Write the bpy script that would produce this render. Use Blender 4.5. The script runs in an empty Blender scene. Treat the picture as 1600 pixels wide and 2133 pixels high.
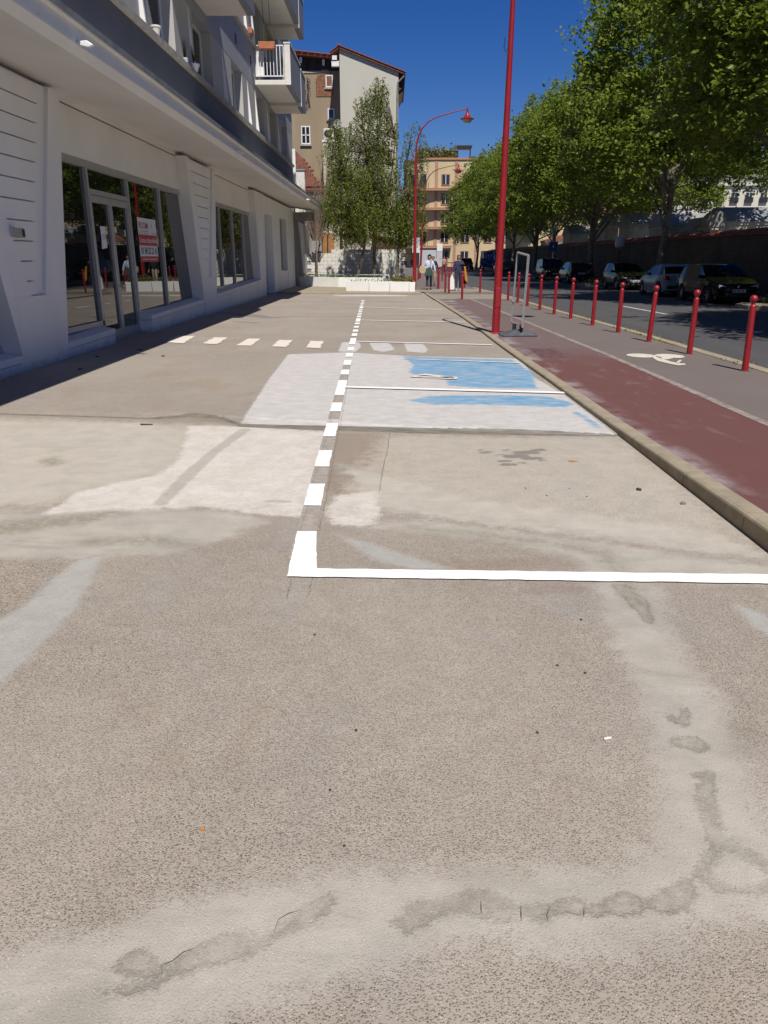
import bpy, math, random
import numpy as np
from mathutils import Vector, Matrix, noise as mnoise

# ------------------------------------------------------------------ camera, sky, sun
SC = bpy.context.scene
COL = SC.collection
PITCH = math.radians(18.748); YAW = math.radians(0.487)
cam = bpy.data.cameras.new('camera'); camo = bpy.data.objects.new('camera', cam); COL.objects.link(camo)
camo.location = (0, 0, 1.6)
camo.rotation_euler = (math.pi/2 - PITCH, 0, YAW)
cam.sensor_fit = 'VERTICAL'; cam.sensor_height = 36.0; cam.lens = 36.0*1560/2133
cam.clip_start = 0.05; cam.clip_end = 2000
SC.camera = camo

W = bpy.data.worlds.new('World'); SC.world = W; W.use_nodes = True
wn = W.node_tree.nodes; wl = W.node_tree.links; wn.clear()
sky = wn.new('ShaderNodeTexSky'); sky.sky_type = 'NISHITA'; sky.sun_disc = False
SUN_EL = math.radians(57); SUN_AZ = math.radians(168)      # azimuth clockwise from +Y
sky.sun_elevation = SUN_EL; sky.sun_rotation = SUN_AZ
sky.air_density = 1.0; sky.dust_density = 0.0; sky.ozone_density = 8.0; sky.altitude = 300
bg = wn.new('ShaderNodeBackground'); bg.inputs['Strength'].default_value = 0.062
wo = wn.new('ShaderNodeOutputWorld')
hs = wn.new('ShaderNodeHueSaturation'); hs.inputs['Saturation'].default_value = 1.26; hs.inputs['Hue'].default_value = .518
wl.new(sky.outputs[0], hs.inputs['Color']); wl.new(hs.outputs[0], bg.inputs[0]); wl.new(bg.outputs[0], wo.inputs[0])
sl = bpy.data.lights.new('sun', 'SUN'); sl.energy = 4.8; sl.angle = math.radians(0.55); sl.color = (1.0, 0.95, 0.87)
so = bpy.data.objects.new('sun', sl); COL.objects.link(so)
sd = Vector((math.sin(SUN_AZ)*math.cos(SUN_EL), math.cos(SUN_AZ)*math.cos(SUN_EL), math.sin(SUN_EL)))
so.rotation_euler = sd.to_track_quat('Z', 'Y').to_euler(); so.location = (5, -10, 20)
SC.view_settings.view_transform = 'Standard'; SC.view_settings.look = 'None'
SC.view_settings.exposure = 0.18; SC.view_settings.gamma = 1.0; SC.view_settings.use_curve_mapping = False
SC.render.engine = 'CYCLES'
SC.cycles.max_bounces = 6; SC.cycles.diffuse_bounces = 3; SC.cycles.glossy_bounces = 3
SC.cycles.transparent_max_bounces = 8; SC.cycles.sample_clamp_indirect = 6

R = random.Random(7)

# ------------------------------------------------------------------ materials
def S2L(c):
    return tuple(((v/12.92) if v <= .04045 else ((v+.055)/1.055)**2.4) for v in c)
class NT:
    def __init__(s, name):
        s.m = bpy.data.materials.new(name); s.m.use_nodes = True
        s.n = s.m.node_tree.nodes; s.l = s.m.node_tree.links; s.n.clear()
        s.out = s.n.new('ShaderNodeOutputMaterial')
        s.b = s.n.new('ShaderNodeBsdfPrincipled'); s.l.new(s.b.outputs[0], s.out.inputs[0])
        s._co = None
    def node(s, t, **k):
        n = s.n.new(t)
        for a, v in k.items(): setattr(n, a, v)
        return n
    def put(s, sock, v):
        if v is None: return
        if isinstance(v, bpy.types.NodeSocket): s.l.new(v, sock)
        else:
            if isinstance(v, (tuple, list)) and len(v) == 3 and sock.type == 'RGBA': v = (*v, 1)
            if sock.type == 'RGBA' and not hasattr(v, '__len__'): v = (v, v, v, 1)
            sock.default_value = v
    @property
    def co(s):
        if s._co is None: s._co = s.n.new('ShaderNodeTexCoord').outputs['Object']
        return s._co
    def scaled(s, sc):
        m = s.node('ShaderNodeMapping'); s.l.new(s.co, m.inputs[0]); m.inputs['Scale'].default_value = sc
        return m.outputs[0]
    def noise(s, scale, detail=4, rough=.55, vec=None, dist=0):
        n = s.node('ShaderNodeTexNoise'); s.put(n.inputs['Vector'], vec or s.co)
        n.inputs['Scale'].default_value = scale; n.inputs['Detail'].default_value = detail
        n.inputs['Roughness'].default_value = rough; n.inputs['Distortion'].default_value = dist
        return n.outputs['Fac']
    def vor(s, scale, feature='F1', vec=None, rnd=1.0):
        n = s.node('ShaderNodeTexVoronoi', feature=feature); s.put(n.inputs['Vector'], vec or s.co)
        n.inputs['Scale'].default_value = scale; n.inputs['Randomness'].default_value = rnd
        return n
    def math(s, op, a, b=None, c=None, clamp=False):
        n = s.node('ShaderNodeMath', operation=op, use_clamp=clamp)
        s.put(n.inputs[0], a); s.put(n.inputs[1], b); s.put(n.inputs[2], c); return n.outputs[0]
    def rng(s, v, a, b, c=0., d=1., smooth=True):
        n = s.node('ShaderNodeMapRange', interpolation_type='SMOOTHSTEP' if smooth else 'LINEAR', clamp=True)
        s.put(n.inputs[0], v)
        for i, x in enumerate((a, b, c, d)): n.inputs[i+1].default_value = x
        return n.outputs[0]
    def mix(s, f, a, b, t='MIX'):
        n = s.node('ShaderNodeMix', data_type='RGBA', blend_type=t); n.clamp_factor = True
        s.put(n.inputs[0], f); s.put(n.inputs[6], a); s.put(n.inputs[7], b); return n.outputs[2]
    def ramp(s, f, stops, interp='LINEAR'):
        n = s.node('ShaderNodeValToRGB'); s.put(n.inputs[0], f); r = n.color_ramp; r.interpolation = interp
        while len(r.elements) < len(stops): r.elements.new(.5)
        for e, (p, c) in zip(r.elements, stops): e.position = p; e.color = (*c, 1) if len(c) == 3 else c
        return n.outputs[0]
    def attr(s, name):
        return s.node('ShaderNodeAttribute', attribute_name=name).outputs['Fac']
    def bump(s, h, strength=.3, dist=.01):
        n = s.node('ShaderNodeBump'); n.inputs['Strength'].default_value = strength; n.inputs['Distance'].default_value = dist
        s.put(n.inputs['Height'], h); s.l.new(n.outputs[0], s.b.inputs['Normal']); return n
    def col(s, v): s.put(s.b.inputs['Base Color'], v)
    def rough(s, v): s.put(s.b.inputs['Roughness'], v)

def M(name, c, rough=.6, var=.12, scale=3., metal=0., bump=0., bscale=40., spec=.5, dirt=None, streak=False, coat=0.):
    t = NT(name)
    c = tuple(c)
    f = t.noise(scale, 5, .6, vec=t.scaled((1, 1, .25)) if streak else None)
    f = t.rng(f, .3, .7)
    lo = tuple(x*(1-var) for x in c); hi = tuple(min(1, x*(1+var)) for x in c)
    o = t.mix(f, lo, hi)
    if dirt:
        d = t.rng(t.noise(scale*2.3, 6, .65, vec=t.scaled((1, 1, .3)) if streak else None), .55, .75)
        o = t.mix(t.math('MULTIPLY', d, dirt[1]), o, dirt[0])
    t.col(o); t.rough(rough); t.b.inputs['Metallic'].default_value = metal
    t.b.inputs['Specular IOR Level'].default_value = spec
    t.b.inputs['Coat Weight'].default_value = coat
    if bump: t.bump(t.noise(bscale, 4, .6), bump, .01)
    return t.m

MT = {}
def white_paint():
    t = NT('white_render_paint'); c = t.mix(t.rng(t.noise(.9, 5, .6, vec=t.scaled((1, 1, .3))), .3, .7), (.71, .695, .675), (.77, .755, .74))
    c = t.mix(t.rng(t.noise(2.6, 6, .7, vec=t.scaled((1, 1.6, .12))), .58, .78, 0, .22), c, (.46, .44, .41))
    s_ = t.node('ShaderNodeSeparateXYZ'); t.l.new(t.co, s_.inputs[0])
    d = t.rng(t.math('ADD', s_.outputs[2], t.math('MULTIPLY', t.noise(3.5, 6, .75), -.32)), -.16, -.03, 1, 0)
    c = t.mix(t.math('MULTIPLY', d, .5), c, (.30, .28, .25))
    c = t.mix(t.math('MULTIPLY', t.rng(t.noise(11, 6, .8), .70, .76), .5), c, (.42, .40, .38))
    t.col(c); t.rough(.65); t.bump(t.noise(70, 5, .65), .16, .008); return t.m
MT['white'] = white_paint()
MT['soffit'] = M('canopy_paint', (.74, .72, .68), .6, .04, .8, bump=.15, bscale=25)
MT['fascia'] = M('fascia_paint', (.68, .68, .665), .6, .05, 1.5, bump=.1, bscale=30, dirt=((.35, .34, .33), .35))
MT['groove'] = M('groove_shadow_gap', (.16, .15, .15), .9, .1)
MT['alu'] = M('brushed_aluminium', (.42, .41, .40), .42, .06, 8, metal=.35)
MT['grey_wall'] = M('grey_facade_paint', (.32, .335, .37), .8, .06, 1.0, bump=.12, bscale=50, streak=True, dirt=((.2, .2, .21), .35))
MT['dark_wall'] = M('dark_facade_paint', (.115, .12, .14), .8, .07, 1.0, bump=.12, bscale=50)
MT['pier'] = M('pier_render', (.42, .41, .39), .8, .06, 1.0, bump=.1, streak=True)
MT['sill'] = M('stone_sill', (.36, .34, .31), .8, .18, 5, bump=.2, dirt=((.12, .11, .1), .5))
MT['concrete'] = M('weathered_concrete', (.26, .25, .24), .9, .2, 1.3, bump=.3, dirt=((.1, .095, .09), .6), streak=True)
MT['balcony'] = M('balcony_render', (.66, .64, .58), .8, .05, 2, bump=.1)
MT['balcony_side'] = M('balcony_grey_paint', (.2, .215, .26), .8, .05, 2)
MT['white_metal'] = M('white_metal_paint', (.75, .75, .73), .45, .05, 5)
MT['pvc'] = M('white_window_frame', (.72, .72, .71), .4, .03, 5)
MT['curtain'] = M('blue_curtain', (.02, .05, .28), .9, .2, 6)
MT['curtain_w'] = M('pale_curtain', (.5, .48, .45), .9, .15, 9)
MT['red'] = M('red_gloss_paint', (.265, .011, .015), .4, .1, 4, coat=.12, dirt=((.18, .02, .02), .3))
MT['rubber'] = M('black_recycled_rubber', (.075, .08, .088), .6, .25, 6, bump=.2, dirt=((.16, .16, .16), .4))
MT['steel'] = M('galvanised_steel', (.52, .53, .54), .38, .12, 12, metal=.6)
MT['kerb'] = M('kerb_stone', (.29, .245, .175), .85, .14, 6, bump=.35, bscale=180, dirt=((.2, .17, .12), .4))
MT['planter'] = M('white_planter_paint', (.82, .82, .80), .55, .03, 2, bump=.05, dirt=((.55, .53, .5), .2))
MT['soil'] = M('soil', (.07, .05, .035), .95, .3, 8, bump=.4)
MT['bark'] = M('plane_bark', (.17, .15, .115), .9, .45, 5, bump=.4, bscale=14, dirt=((.30, .27, .2), .6))
MT['birchbark'] = M('dark_birch_bark', (.11, .09, .075), .9, .45, 7, bump=.4, bscale=20, dirt=((.3, .28, .26), .35))
MT['twig'] = M('dry_twig', (.22, .16, .12), .9, .25, 7)
MT['render_brown'] = M('brown_render', (.30, .235, .155), .92, .10, .5, bump=.2, dirt=((.2, .155, .1), .5), streak=True)
MT['render_beige'] = M('beige_gable_render', (.50, .475, .405), .92, .05, .35, bump=.15, dirt=((.38, .36, .31), .45), streak=True)
MT['timber'] = M('dark_charred_timber', (.035, .028, .024), .9, .4, 3)
MT['tile'] = M('red_roof_tile', (.25, .08, .052), .85, .3, 6, bump=.4, bscale=10, dirt=((.16, .07, .05), .4))
MT['tile_dark'] = M('old_roof_tile', (.22, .085, .055), .85, .35, 6, bump=.4, bscale=10)
MT['zinc'] = M('zinc_sheet', (.20, .21, .215), .6, .2, 3, metal=.1)
MT['fence'] = M('orange_brown_boards', (.36, .16, .045), .8, .18, 3, bump=.2)
MT['fence_dark'] = M('dark_brown_boards', (.07, .035, .025), .85, .2, 3)
MT['block'] = M('whitewashed_block', (.66, .64, .59), .9, .12, 4, bump=.4, bscale=30, dirt=((.35, .33, .3), .4))
MT['yellow'] = M('yellow_render', (.54, .43, .25), .9, .06, .4)
MT['orange_w'] = M('salmon_render', (.40, .22, .15), .9, .06, .4)
MT['haus'] = M('cream_stone_facade', (.60, .56, .47), .9, .05, .2)
MT['slate'] = M('grey_zinc_roof', (.2, .21, .22), .6, .15, .8)
MT['tomb'] = M('tomb_limestone', (.42, .38, .30), .9, .2, 2, bump=.3, dirt=((.2, .18, .15), .5))
MT['tomb_roof'] = M('tomb_grey_roof', (.24, .24, .225), .8, .2, 2, bump=.3, dirt=((.1, .1, .09), .5))
MT['iron'] = M('black_iron', (.02, .02, .02), .5, .2, 4)
MT['skin'] = M('skin', (.42, .24, .17), .55, .08, 20)
MT['hair_dark'] = M('dark_hair', (.02, .014, .01), .6, .3, 60)
MT['hair_blond'] = M('ash_blond_hair', (.30, .20, .12), .6, .3, 60)
MT['hair_grey'] = M('grey_hair', (.35, .33, .3), .7, .2, 60)
MT['shirt_white'] = M('pale_blue_shirt', (.52, .56, .68), .85, .08, 12)
MT['jeans'] = M('dark_blue_trousers', (.025, .03, .055), .9, .25, 12)
MT['navy'] = M('navy_cloth', (.03, .03, .085), .85, .25, 12)
MT['black_cloth'] = M('black_cloth', (.012, .012, .016), .9, .25, 12)
MT['beige_cloth'] = M('beige_cloth', (.45, .37, .24), .9, .12, 12)
MT['green_cloth'] = M('green_canvas', (.04, .075, .075), .85, .15, 12)
MT['ochre'] = M('ochre_fabric', (.5, .2, .03), .8, .2, 12)
MT['bag_white'] = M('white_plastic_bag', (.75, .77, .75), .45, .08, 12)
MT['plant_pot'] = M('terracotta', (.42, .14, .07), .8, .15, 10)
MT['tyre'] = M('tyre_rubber', (.018, .018, .018), .8, .2, 10)
MT['rim'] = M('alloy_rim', (.3, .3, .31), .35, .1, 10, metal=.7)
MT['chrome'] = M('chrome', (.7, .7, .72), .12, .03, 10, metal=1.)
MT['blacktrim'] = M('black_plastic_trim', (.02, .02, .022), .5, .15, 10)
MT['blue_sign'] = M('blue_sign', (.02, .07, .35), .4, .05, 5)
MT['sign_grey'] = M('grey_sign_panel', (.45, .46, .48), .5, .06, 5)
MT['cover'] = M('cast_iron_cover', (.15, .085, .08), .7, .3, 14, metal=.2, bump=.4, bscale=50)
MT['ac'] = M('ac_casing', (.6, .58, .52), .6, .05, 5)
MT['poster_white'] = M('poster_white', (.66, .66, .68), .5, .02, 5)
MT['poster_red'] = M('poster_red', (.42, .025, .035), .5, .03, 5)
MT['poster_ink'] = M('poster_navy_ink', (.02, .02, .07), .5, .03, 5)
MT['moss'] = M('kerb_weeds', (.10, .11, .03), .9, .4, 8)
MT['litter'] = M('dark_litter', (.05, .04, .035), .8, .3, 30)
MT['leaf_litter'] = M('orange_dry_leaf', (.5, .22, .04), .8, .2, 30)

def glass(name, base, rough=.02, ior=1.6, spec=.8):
    t = NT(name); t.col(base); t.rough(rough); t.b.inputs['IOR'].default_value = ior
    t.b.inputs['Specular IOR Level'].default_value = spec
    n = t.noise(1.1, 2, .5); t.bump(n, .03, .02); return t.m
MT['glass'] = glass('shop_glass', (.008, .009, .009), .012, 1.75, .75)
MT['glass_up'] = glass('flat_window_glass', (.02, .024, .03), .04, 1.6, .6)
MT['glass_car'] = glass('car_glass', (.006, .007, .009), .03, 1.22, .5)
t = NT('upper_window_glass'); t.n.remove(t.b)
tr_ = t.node('ShaderNodeBsdfTransparent'); tr_.inputs[0].default_value = (.72, .75, .78, 1); gl_ = t.node('ShaderNodeBsdfGlossy'); gl_.inputs['Roughness'].default_value = .03
fr_n = t.node('ShaderNodeFresnel'); fr_n.inputs[0].default_value = 1.6; mx_ = t.node('ShaderNodeMixShader'); t.l.new(t.math('MULTIPLY_ADD', fr_n.outputs[0], 1.1, .06, True), mx_.inputs[0])
t.l.new(tr_.outputs[0], mx_.inputs[1]); t.l.new(gl_.outputs[0], mx_.inputs[2]); t.l.new(mx_.outputs[0], t.out.inputs[0]); MT['glass_clear'] = t.m
MT['room'] = M('dark_room', (.035, .033, .03), .95, .2)
MT['lamp_glass'] = glass('lamp_glass', (.5, .42, .28), .25, 1.45, .5)
MT['headlight'] = glass('headlight_glass', (.5, .52, .55), .08, 1.5, .8)
MT['taillight'] = glass('taillight', (.35, .01, .01), .12, 1.5, .8)
def carpaint(name, c):
    t = NT(name); f = t.noise(.8, 3, .5); t.col(t.mix(f, tuple(x*.85 for x in c), c)); t.rough(.09); t.b.inputs['IOR'].default_value = 1.2
    t.b.inputs['Coat Weight'].default_value = .0; t.b.inputs['Coat Roughness'].default_value = .04; return t.m
MT['car_black'] = carpaint('black_car_paint', (.008, .008, .011))
MT['car_silver'] = carpaint('silver_car_paint', (.26, .29, .33))
MT['car_green'] = carpaint('dark_green_car_paint', (.022, .028, .026))
MT['car_grey'] = carpaint('grey_car_paint', (.12, .115, .11))
MT['car_blue'] = carpaint('blue_van_paint', (.03, .05, .14))

def leafmat(name, c1, c2, trans=.35, seed=0.):
    t = NT(name); t.n.remove(t.b)
    oi = t.node('ShaderNodeObjectInfo')
    v = t.attr('lv')
    col = t.ramp(v, [(0., tuple(x*.75 for x in c1)), (.45, c1), (.8, c2), (1., tuple(min(1, x*1.25) for x in c2))])
    big = t.rng(t.noise(.55, 2, .5), .35, .65)
    col = t.mix(t.math('MULTIPLY', big, .35), col, c2)
    d = t.node('ShaderNodeBsdfPrincipled'); t.put(d.inputs['Base Color'], col); d.inputs['Roughness'].default_value = .5
    d.inputs['Specular IOR Level'].default_value = .35
    tr = t.node('ShaderNodeBsdfTranslucent'); t.put(tr.inputs[0], t.mix(.5, col, tuple(min(1, x*1.6) for x in c2)))
    mx = t.node('ShaderNodeMixShader'); mx.inputs[0].default_value = trans
    t.l.new(d.outputs[0], mx.inputs[1]); t.l.new(tr.outputs[0], mx.inputs[2]); t.l.new(mx.outputs[0], t.out.inputs[0])
    return t.m
MT['leaf'] = leafmat('plane_leaf', (.115, .165, .02), (.22, .275, .04), .5)
MT['leaf_birch'] = leafmat('birch_leaf', (.13, .165, .03), (.22, .25, .05), .45)
MT['leaf_bright'] = leafmat('bright_shrub_leaf', (.08, .15, .012), (.15, .24, .02), .35)
MT['leaf_dry'] = leafmat('dry_planting', (.12, .12, .03), (.30, .26, .07), .3)

# ------------------------------------------------------------------ mesh helpers
class MB:
    def __init__(s): s.v = []; s.f = []
    def add(s, vs, fs):
        o = len(s.v); s.v += [tuple(v) for v in vs]; s.f += [tuple(i+o for i in f) for f in fs]; return s
    def box(s, x0, x1, y0, y1, z0, z1):
        v = [(x0,y0,z0),(x1,y0,z0),(x1,y1,z0),(x0,y1,z0),(x0,y0,z1),(x1,y0,z1),(x1,y1,z1),(x0,y1,z1)]
        return s.add(v, [(0,3,2,1),(4,5,6,7),(0,1,5,4),(1,2,6,5),(2,3,7,6),(3,0,4,7)])
    def prism(s, poly, axis, a, b):
        """polygon (list of 2d) extruded along axis between a and b; axis 'x': (y,z); 'y': (x,z); 'z': (x,y)"""
        n = len(poly)
        def P(p, t):
            return {'x': (t, p[0], p[1]), 'y': (p[0], t, p[1]), 'z': (p[0], p[1], t)}[axis]
        v = [P(p, a) for p in poly]+[P(p, b) for p in poly]
        return s.add(v, [tuple(range(n))[::-1], tuple(range(n, 2*n))]+[(i, (i+1) % n, (i+1) % n+n, i+n) for i in range(n)])
    def loft(s, A, B):
        n = len(A)
        return s.add(list(A)+list(B), [tuple(range(n))[::-1], tuple(range(n, 2*n))]+[(i, (i+1) % n, (i+1) % n+n, i+n) for i in range(n)])
    def tube(s, pts, rs, n=8, cap=True):
        pts = [Vector(p) for p in pts]
        if not hasattr(rs, '__len__'): rs = [rs]*len(pts)
        v = []; up = Vector((0.03, 1, 0.02))
        for i, p in enumerate(pts):
            d = (pts[min(i+1, len(pts)-1)]-pts[max(i-1, 0)])
            if d.length < 1e-9: d = Vector((0, 0, 1))
            d.normalize()
            a = d.cross(up)
            if a.length < .1: a = d.cross(Vector((1, 0, 0)))
            a.normalize(); b = d.cross(a)
            for k in range(n):
                t = 2*math.pi*k/n; v.append(p+(a*math.cos(t)+b*math.sin(t))*rs[i])
        f = []
        for i in range(len(pts)-1):
            for k in range(n):
                f.append((i*n+k, i*n+(k+1) % n, (i+1)*n+(k+1) % n, (i+1)*n+k))
        if cap: f.append(tuple(range(n))[::-1]); f.append(tuple(range((len(pts)-1)*n, len(pts)*n)))
        return s.add(v, f)
    def lathe(s, prof, c=(0, 0, 0), n=16, axis='z'):
        v = []; f = []
        for r, z in prof:
            for k in range(n):
                t = 2*math.pi*k/n; a, b = r*math.cos(t), r*math.sin(t)
                v.append({'z': (c[0]+a, c[1]+b, c[2]+z), 'x': (c[0]+z, c[1]+a, c[2]+b), 'y': (c[0]+a, c[1]+z, c[2]+b)}[axis])
        for i in range(len(prof)-1):
            for k in range(n): f.append((i*n+k, i*n+(k+1) % n, (i+1)*n+(k+1) % n, (i+1)*n+k))
        f.append(tuple(range(n))[::-1]); f.append(tuple(range((len(prof)-1)*n, len(prof)*n)))
        return s.add(v, f)
    def sheet(s, poly, z):
        return s.add([(x, y, z) for x, y in poly], [tuple(range(len(poly)))])
    def mesh(s, name, mat, smooth=False):
        me = bpy.data.meshes.new(name); me.from_pydata(s.v, [], s.f)
        me.materials.append(mat if not isinstance(mat, str) else MT[mat])
        if smooth:
            me.polygons.foreach_set('use_smooth', [True]*len(me.polygons))
            try: me.set_sharp_from_angle(angle=math.radians(40))
            except Exception: pass
        me.update(); return me
    def build(s, name, mat, parent=None, smooth=False, bevel=0., label=None, kind=None, loc=None):
        o = bpy.data.objects.new(name, s.mesh(name, mat, smooth)); COL.objects.link(o)
        if parent is not None: o.parent = parent
        if bevel:
            b = o.modifiers.new('bevel', 'BEVEL'); b.width = bevel; b.segments = 2; b.limit_method = 'ANGLE'
        if label: o['label'] = label
        if kind: o['kind'] = kind
        if loc: o.location = loc
        return o
def meshobj(name, me, parent=None, loc=(0, 0, 0), rz=0., **props):
    o = bpy.data.objects.new(name, me); COL.objects.link(o); o.parent = parent; o.location = loc; o.rotation_euler = (0, 0, rz)
    for k, v in props.items(): o[k] = v
    return o
def tag(o, label, cat, group=None):
    o['label'] = label; o['category'] = cat
    if group: o['group'] = group
    return o
def thing(name, label, cat, loc=(0, 0, 0), rz=0., group=None):
    o = bpy.data.objects.new(name, None); COL.objects.link(o); o.location = loc; o.rotation_euler = (0, 0, rz)
    o.empty_display_size = .2
    return tag(o, label, cat, group)
def copy_tree(o, parent=None):
    c = o.copy(); COL.objects.link(c); c.parent = parent
    for ch in list(o.children): copy_tree(ch, c)
    return c
def struct(mb, name, mat, **k):
    return mb.build(name, mat, kind='structure', **k)
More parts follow.
